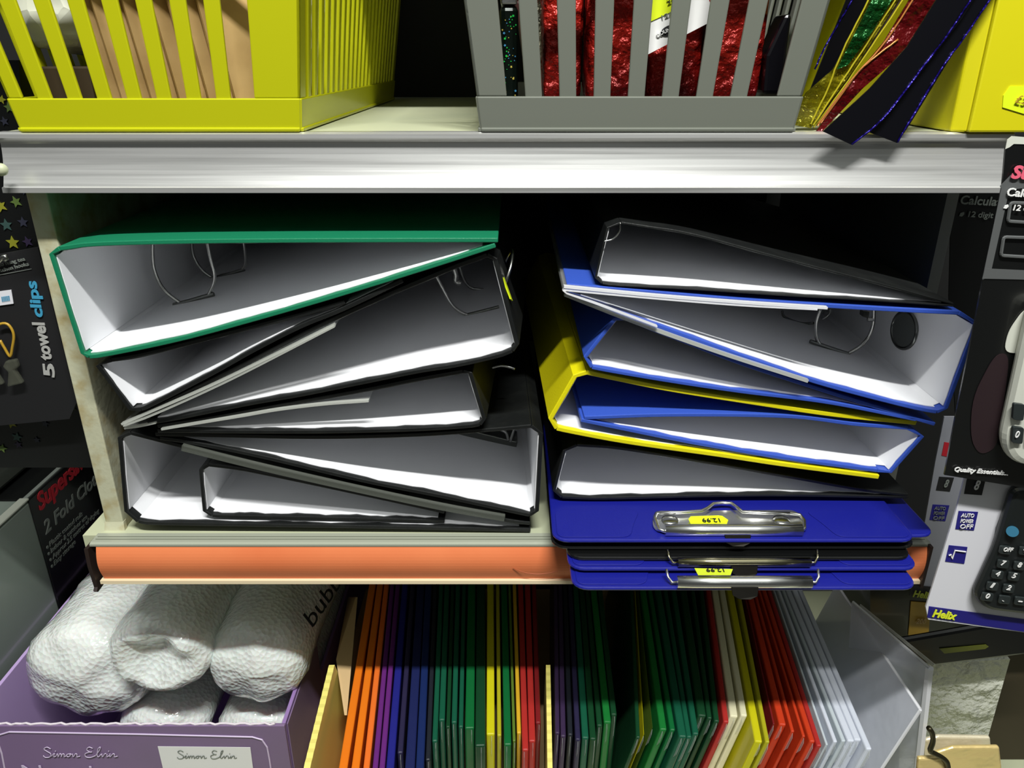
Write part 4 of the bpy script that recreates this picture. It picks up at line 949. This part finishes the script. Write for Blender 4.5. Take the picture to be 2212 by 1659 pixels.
MB().prism(ppoly([(2186, 1040), (2300, 1040), (2300, 1290), (2172, 1290), (2140, 1270), (2150, 1140), (2178, 1075)], Y2 - .0002), (0, .0001, 0)).build('grey_halo_print', mat('soft_grey_print', rgb(150, 150, 156), .5), k2)
body = MB().prism(ppoly(rounded([(2176, 1045), (2330, 1050), (2330, 1330), (2118, 1304), (2092, 1275), (2140, 1170)], 20), Y2 - .001), (0, -.007, 0)).build('calculator_body', M_calb, k2, bevel=.003)
MB().tube([P(2187, 1148, Y2 - .0085), P(2187, 1148, Y2 - .0105)], .0034, 20).build('teal_badge', mat('deep_teal', rgb(36, 96, 122), .3, coat=.5), body)
for t_, x, y, s_ in [('OFF', 2166, 1190, 20), ('7', 2161, 1220, 8), ('8', 2196, 1224, 8), ('4', 2149, 1243, 8), ('5', 2184, 1247, 8), ('1', 2138, 1268, 7), ('2', 2173, 1273, 8), ('0', 2127, 1291, 8), ('.', 2164, 1297, 4), ('=', 2198, 1300, 9), ('√', 2208, 1192, 10)]:
    kk = MB().prism(ppoly(rounded([(x - 7, y - 14), (x + 18, y - 11), (x + 14, y + 6), (x - 11, y + 3)], 4, 3), Y2 - .0082), (0, -.0016, 0)).build('key', M_key, body, bevel=.0005)
    ptext(t_, (x, y), (x + s_, y + 1), 4 if t_ == '=' else (8 if t_ == 'OFF' else 10 if t_ != '.' else 3), Y2 - .0100, M_white, kk, bold=.01, shear=.1)

Y3 = .10
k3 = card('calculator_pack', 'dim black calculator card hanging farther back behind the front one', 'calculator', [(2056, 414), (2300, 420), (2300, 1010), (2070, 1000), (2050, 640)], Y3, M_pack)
ptext('Calculator', (2072, 440), (2186, 446), 18, Y3 - .0010, M_greyink, k3, bold=.02)  # white print coloured grey to stand for shade behind the front card
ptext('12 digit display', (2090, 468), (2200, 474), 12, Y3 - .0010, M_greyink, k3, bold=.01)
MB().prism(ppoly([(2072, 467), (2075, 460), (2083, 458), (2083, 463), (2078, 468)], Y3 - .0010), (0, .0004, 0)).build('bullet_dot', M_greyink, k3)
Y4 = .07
k4 = card('calculator_pack', 'dim white calculator card half covered by the one hanging in front', 'calculator', [(2040, 900), (2130, 900), (2130, 1300), (1992, 1275), (1996, 1140), (2020, 1000)], Y4, mat('shaded_white_card', rgb(140, 142, 150), .5))  # darker copy of the front card's colours, shade painted in
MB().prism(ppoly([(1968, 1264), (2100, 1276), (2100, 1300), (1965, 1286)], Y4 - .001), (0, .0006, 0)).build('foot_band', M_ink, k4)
ptext('Helix', (1971, 1288), (2012, 1293), 13, Y4 - .0020, mat('shaded_lime_print', rgb(130, 140, 40), .5), k4, bold=.03)
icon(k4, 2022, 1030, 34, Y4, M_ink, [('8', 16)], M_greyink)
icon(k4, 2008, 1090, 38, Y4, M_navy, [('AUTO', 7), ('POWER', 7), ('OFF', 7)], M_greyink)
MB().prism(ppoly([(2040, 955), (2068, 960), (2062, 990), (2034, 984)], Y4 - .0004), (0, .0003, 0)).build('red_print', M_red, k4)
# dark packs on the low right
k5 = thing('storage_pack', 'dark pack with an ochre square print lying below the hanging calculators', 'pack', P(2080, 1400, .06))
MB().prism(ppoly([(1880, 1270), (2300, 1275), (2300, 1385), (1930, 1400), (1880, 1380)], .10), (0, .10, 0)).build('pack_body', M_pack, k5)
MB().prism(ppoly([(1968, 1300), (2010, 1303), (2006, 1374), (1962, 1372)], .099), (0, .0008, 0)).build('ochre_print', M_goldstrip, k5)
ptext('200', (1978, 1346), (1998, 1347), 10, .098, M_tan, k5, bold=.01)
o = MB().prism(ppoly([(1940, 1385), (2300, 1322), (2300, 1405), (2020, 1440), (1940, 1430)], .055), (0, .006, 0)).build('storage_pack', M_vblack, bevel=.004)
tag(o, 'long glossy black pack above the rough white block', 'pack')
o = MB().prism(ppoly([(2030, 1402), (2130, 1393), (2136, 1397), (2128, 1402), (2040, 1412)], .054), (0, .0006, 0)).build('print_stripe', mat('dull_lime_stripe', rgb(110, 116, 40), .4), o)
wr = MB().prism(ppoly([(1950, 1440), (2020, 1434), (2182, 1424), (2132, 1600), (2125, 1700), (1940, 1700)], .085), (0, .05, 0)).build('stone_block', M_plaster)
tag(wr, 'rough white-painted stone block behind the gold bags', 'stone block')
o = MB().prism(ppoly([(2140, 1400), (2300, 1380), (2300, 1640), (2110, 1640)], .14), (0, .03, 0)).build('cardboard_sheet', mat('dark_olive_card', rgb(58, 50, 32), .7)); tag(o, 'dark brown board in the lower right corner', 'board')
# gold bags
gb_ = thing('gift_bag', 'shiny gold gift bag in front, at the bottom right corner', 'gift bag', P(2060, 1700, -.03))
MB().prism(ppoly([(2022, 1628), (2060, 1616), (2160, 1615), (2172, 1720), (2010, 1720)], .000), (0, .004, 0)).build('bag_body', M_gold, gb_, bevel=.0015)
gb2 = thing('gift_bag', 'pale gold gift bag behind the shiny one in the bottom right corner', 'gift bag', P(2060, 1700, .02))
MB().prism(ppoly([(1998, 1600), (2030, 1592), (2140, 1594), (2152, 1720), (1992, 1720)], .022), (0, .004, 0)).build('bag_body', mat('pale_gold_paper', rgb(232, 222, 192), .35, metal=.25, bump=('noise', 12, .6, .02)), gb2, bevel=.0015)
gb3 = thing('gift_bag', 'lower gold bag cut by the picture bottom, left of the handle', 'gift bag', P(2010, 1700, -.06))
MB().prism(ppoly([(1984, 1640), (2035, 1637), (2050, 1660), (2052, 1720), (1978, 1720)], -.030), (0, .004, 0)).build('bag_body', M_gold, gb3, bevel=.0015)
MB().tube(spline([P(x, y, -.032) for x, y in [(2006, 1572), (2014, 1585), (2015, 1603), (2009, 1622), (2020, 1628), (2040, 1640), (2048, 1655), (2048, 1690)]], 24), .0019, 8).build('bag_handle', M_bronze, gb3, smooth=True)
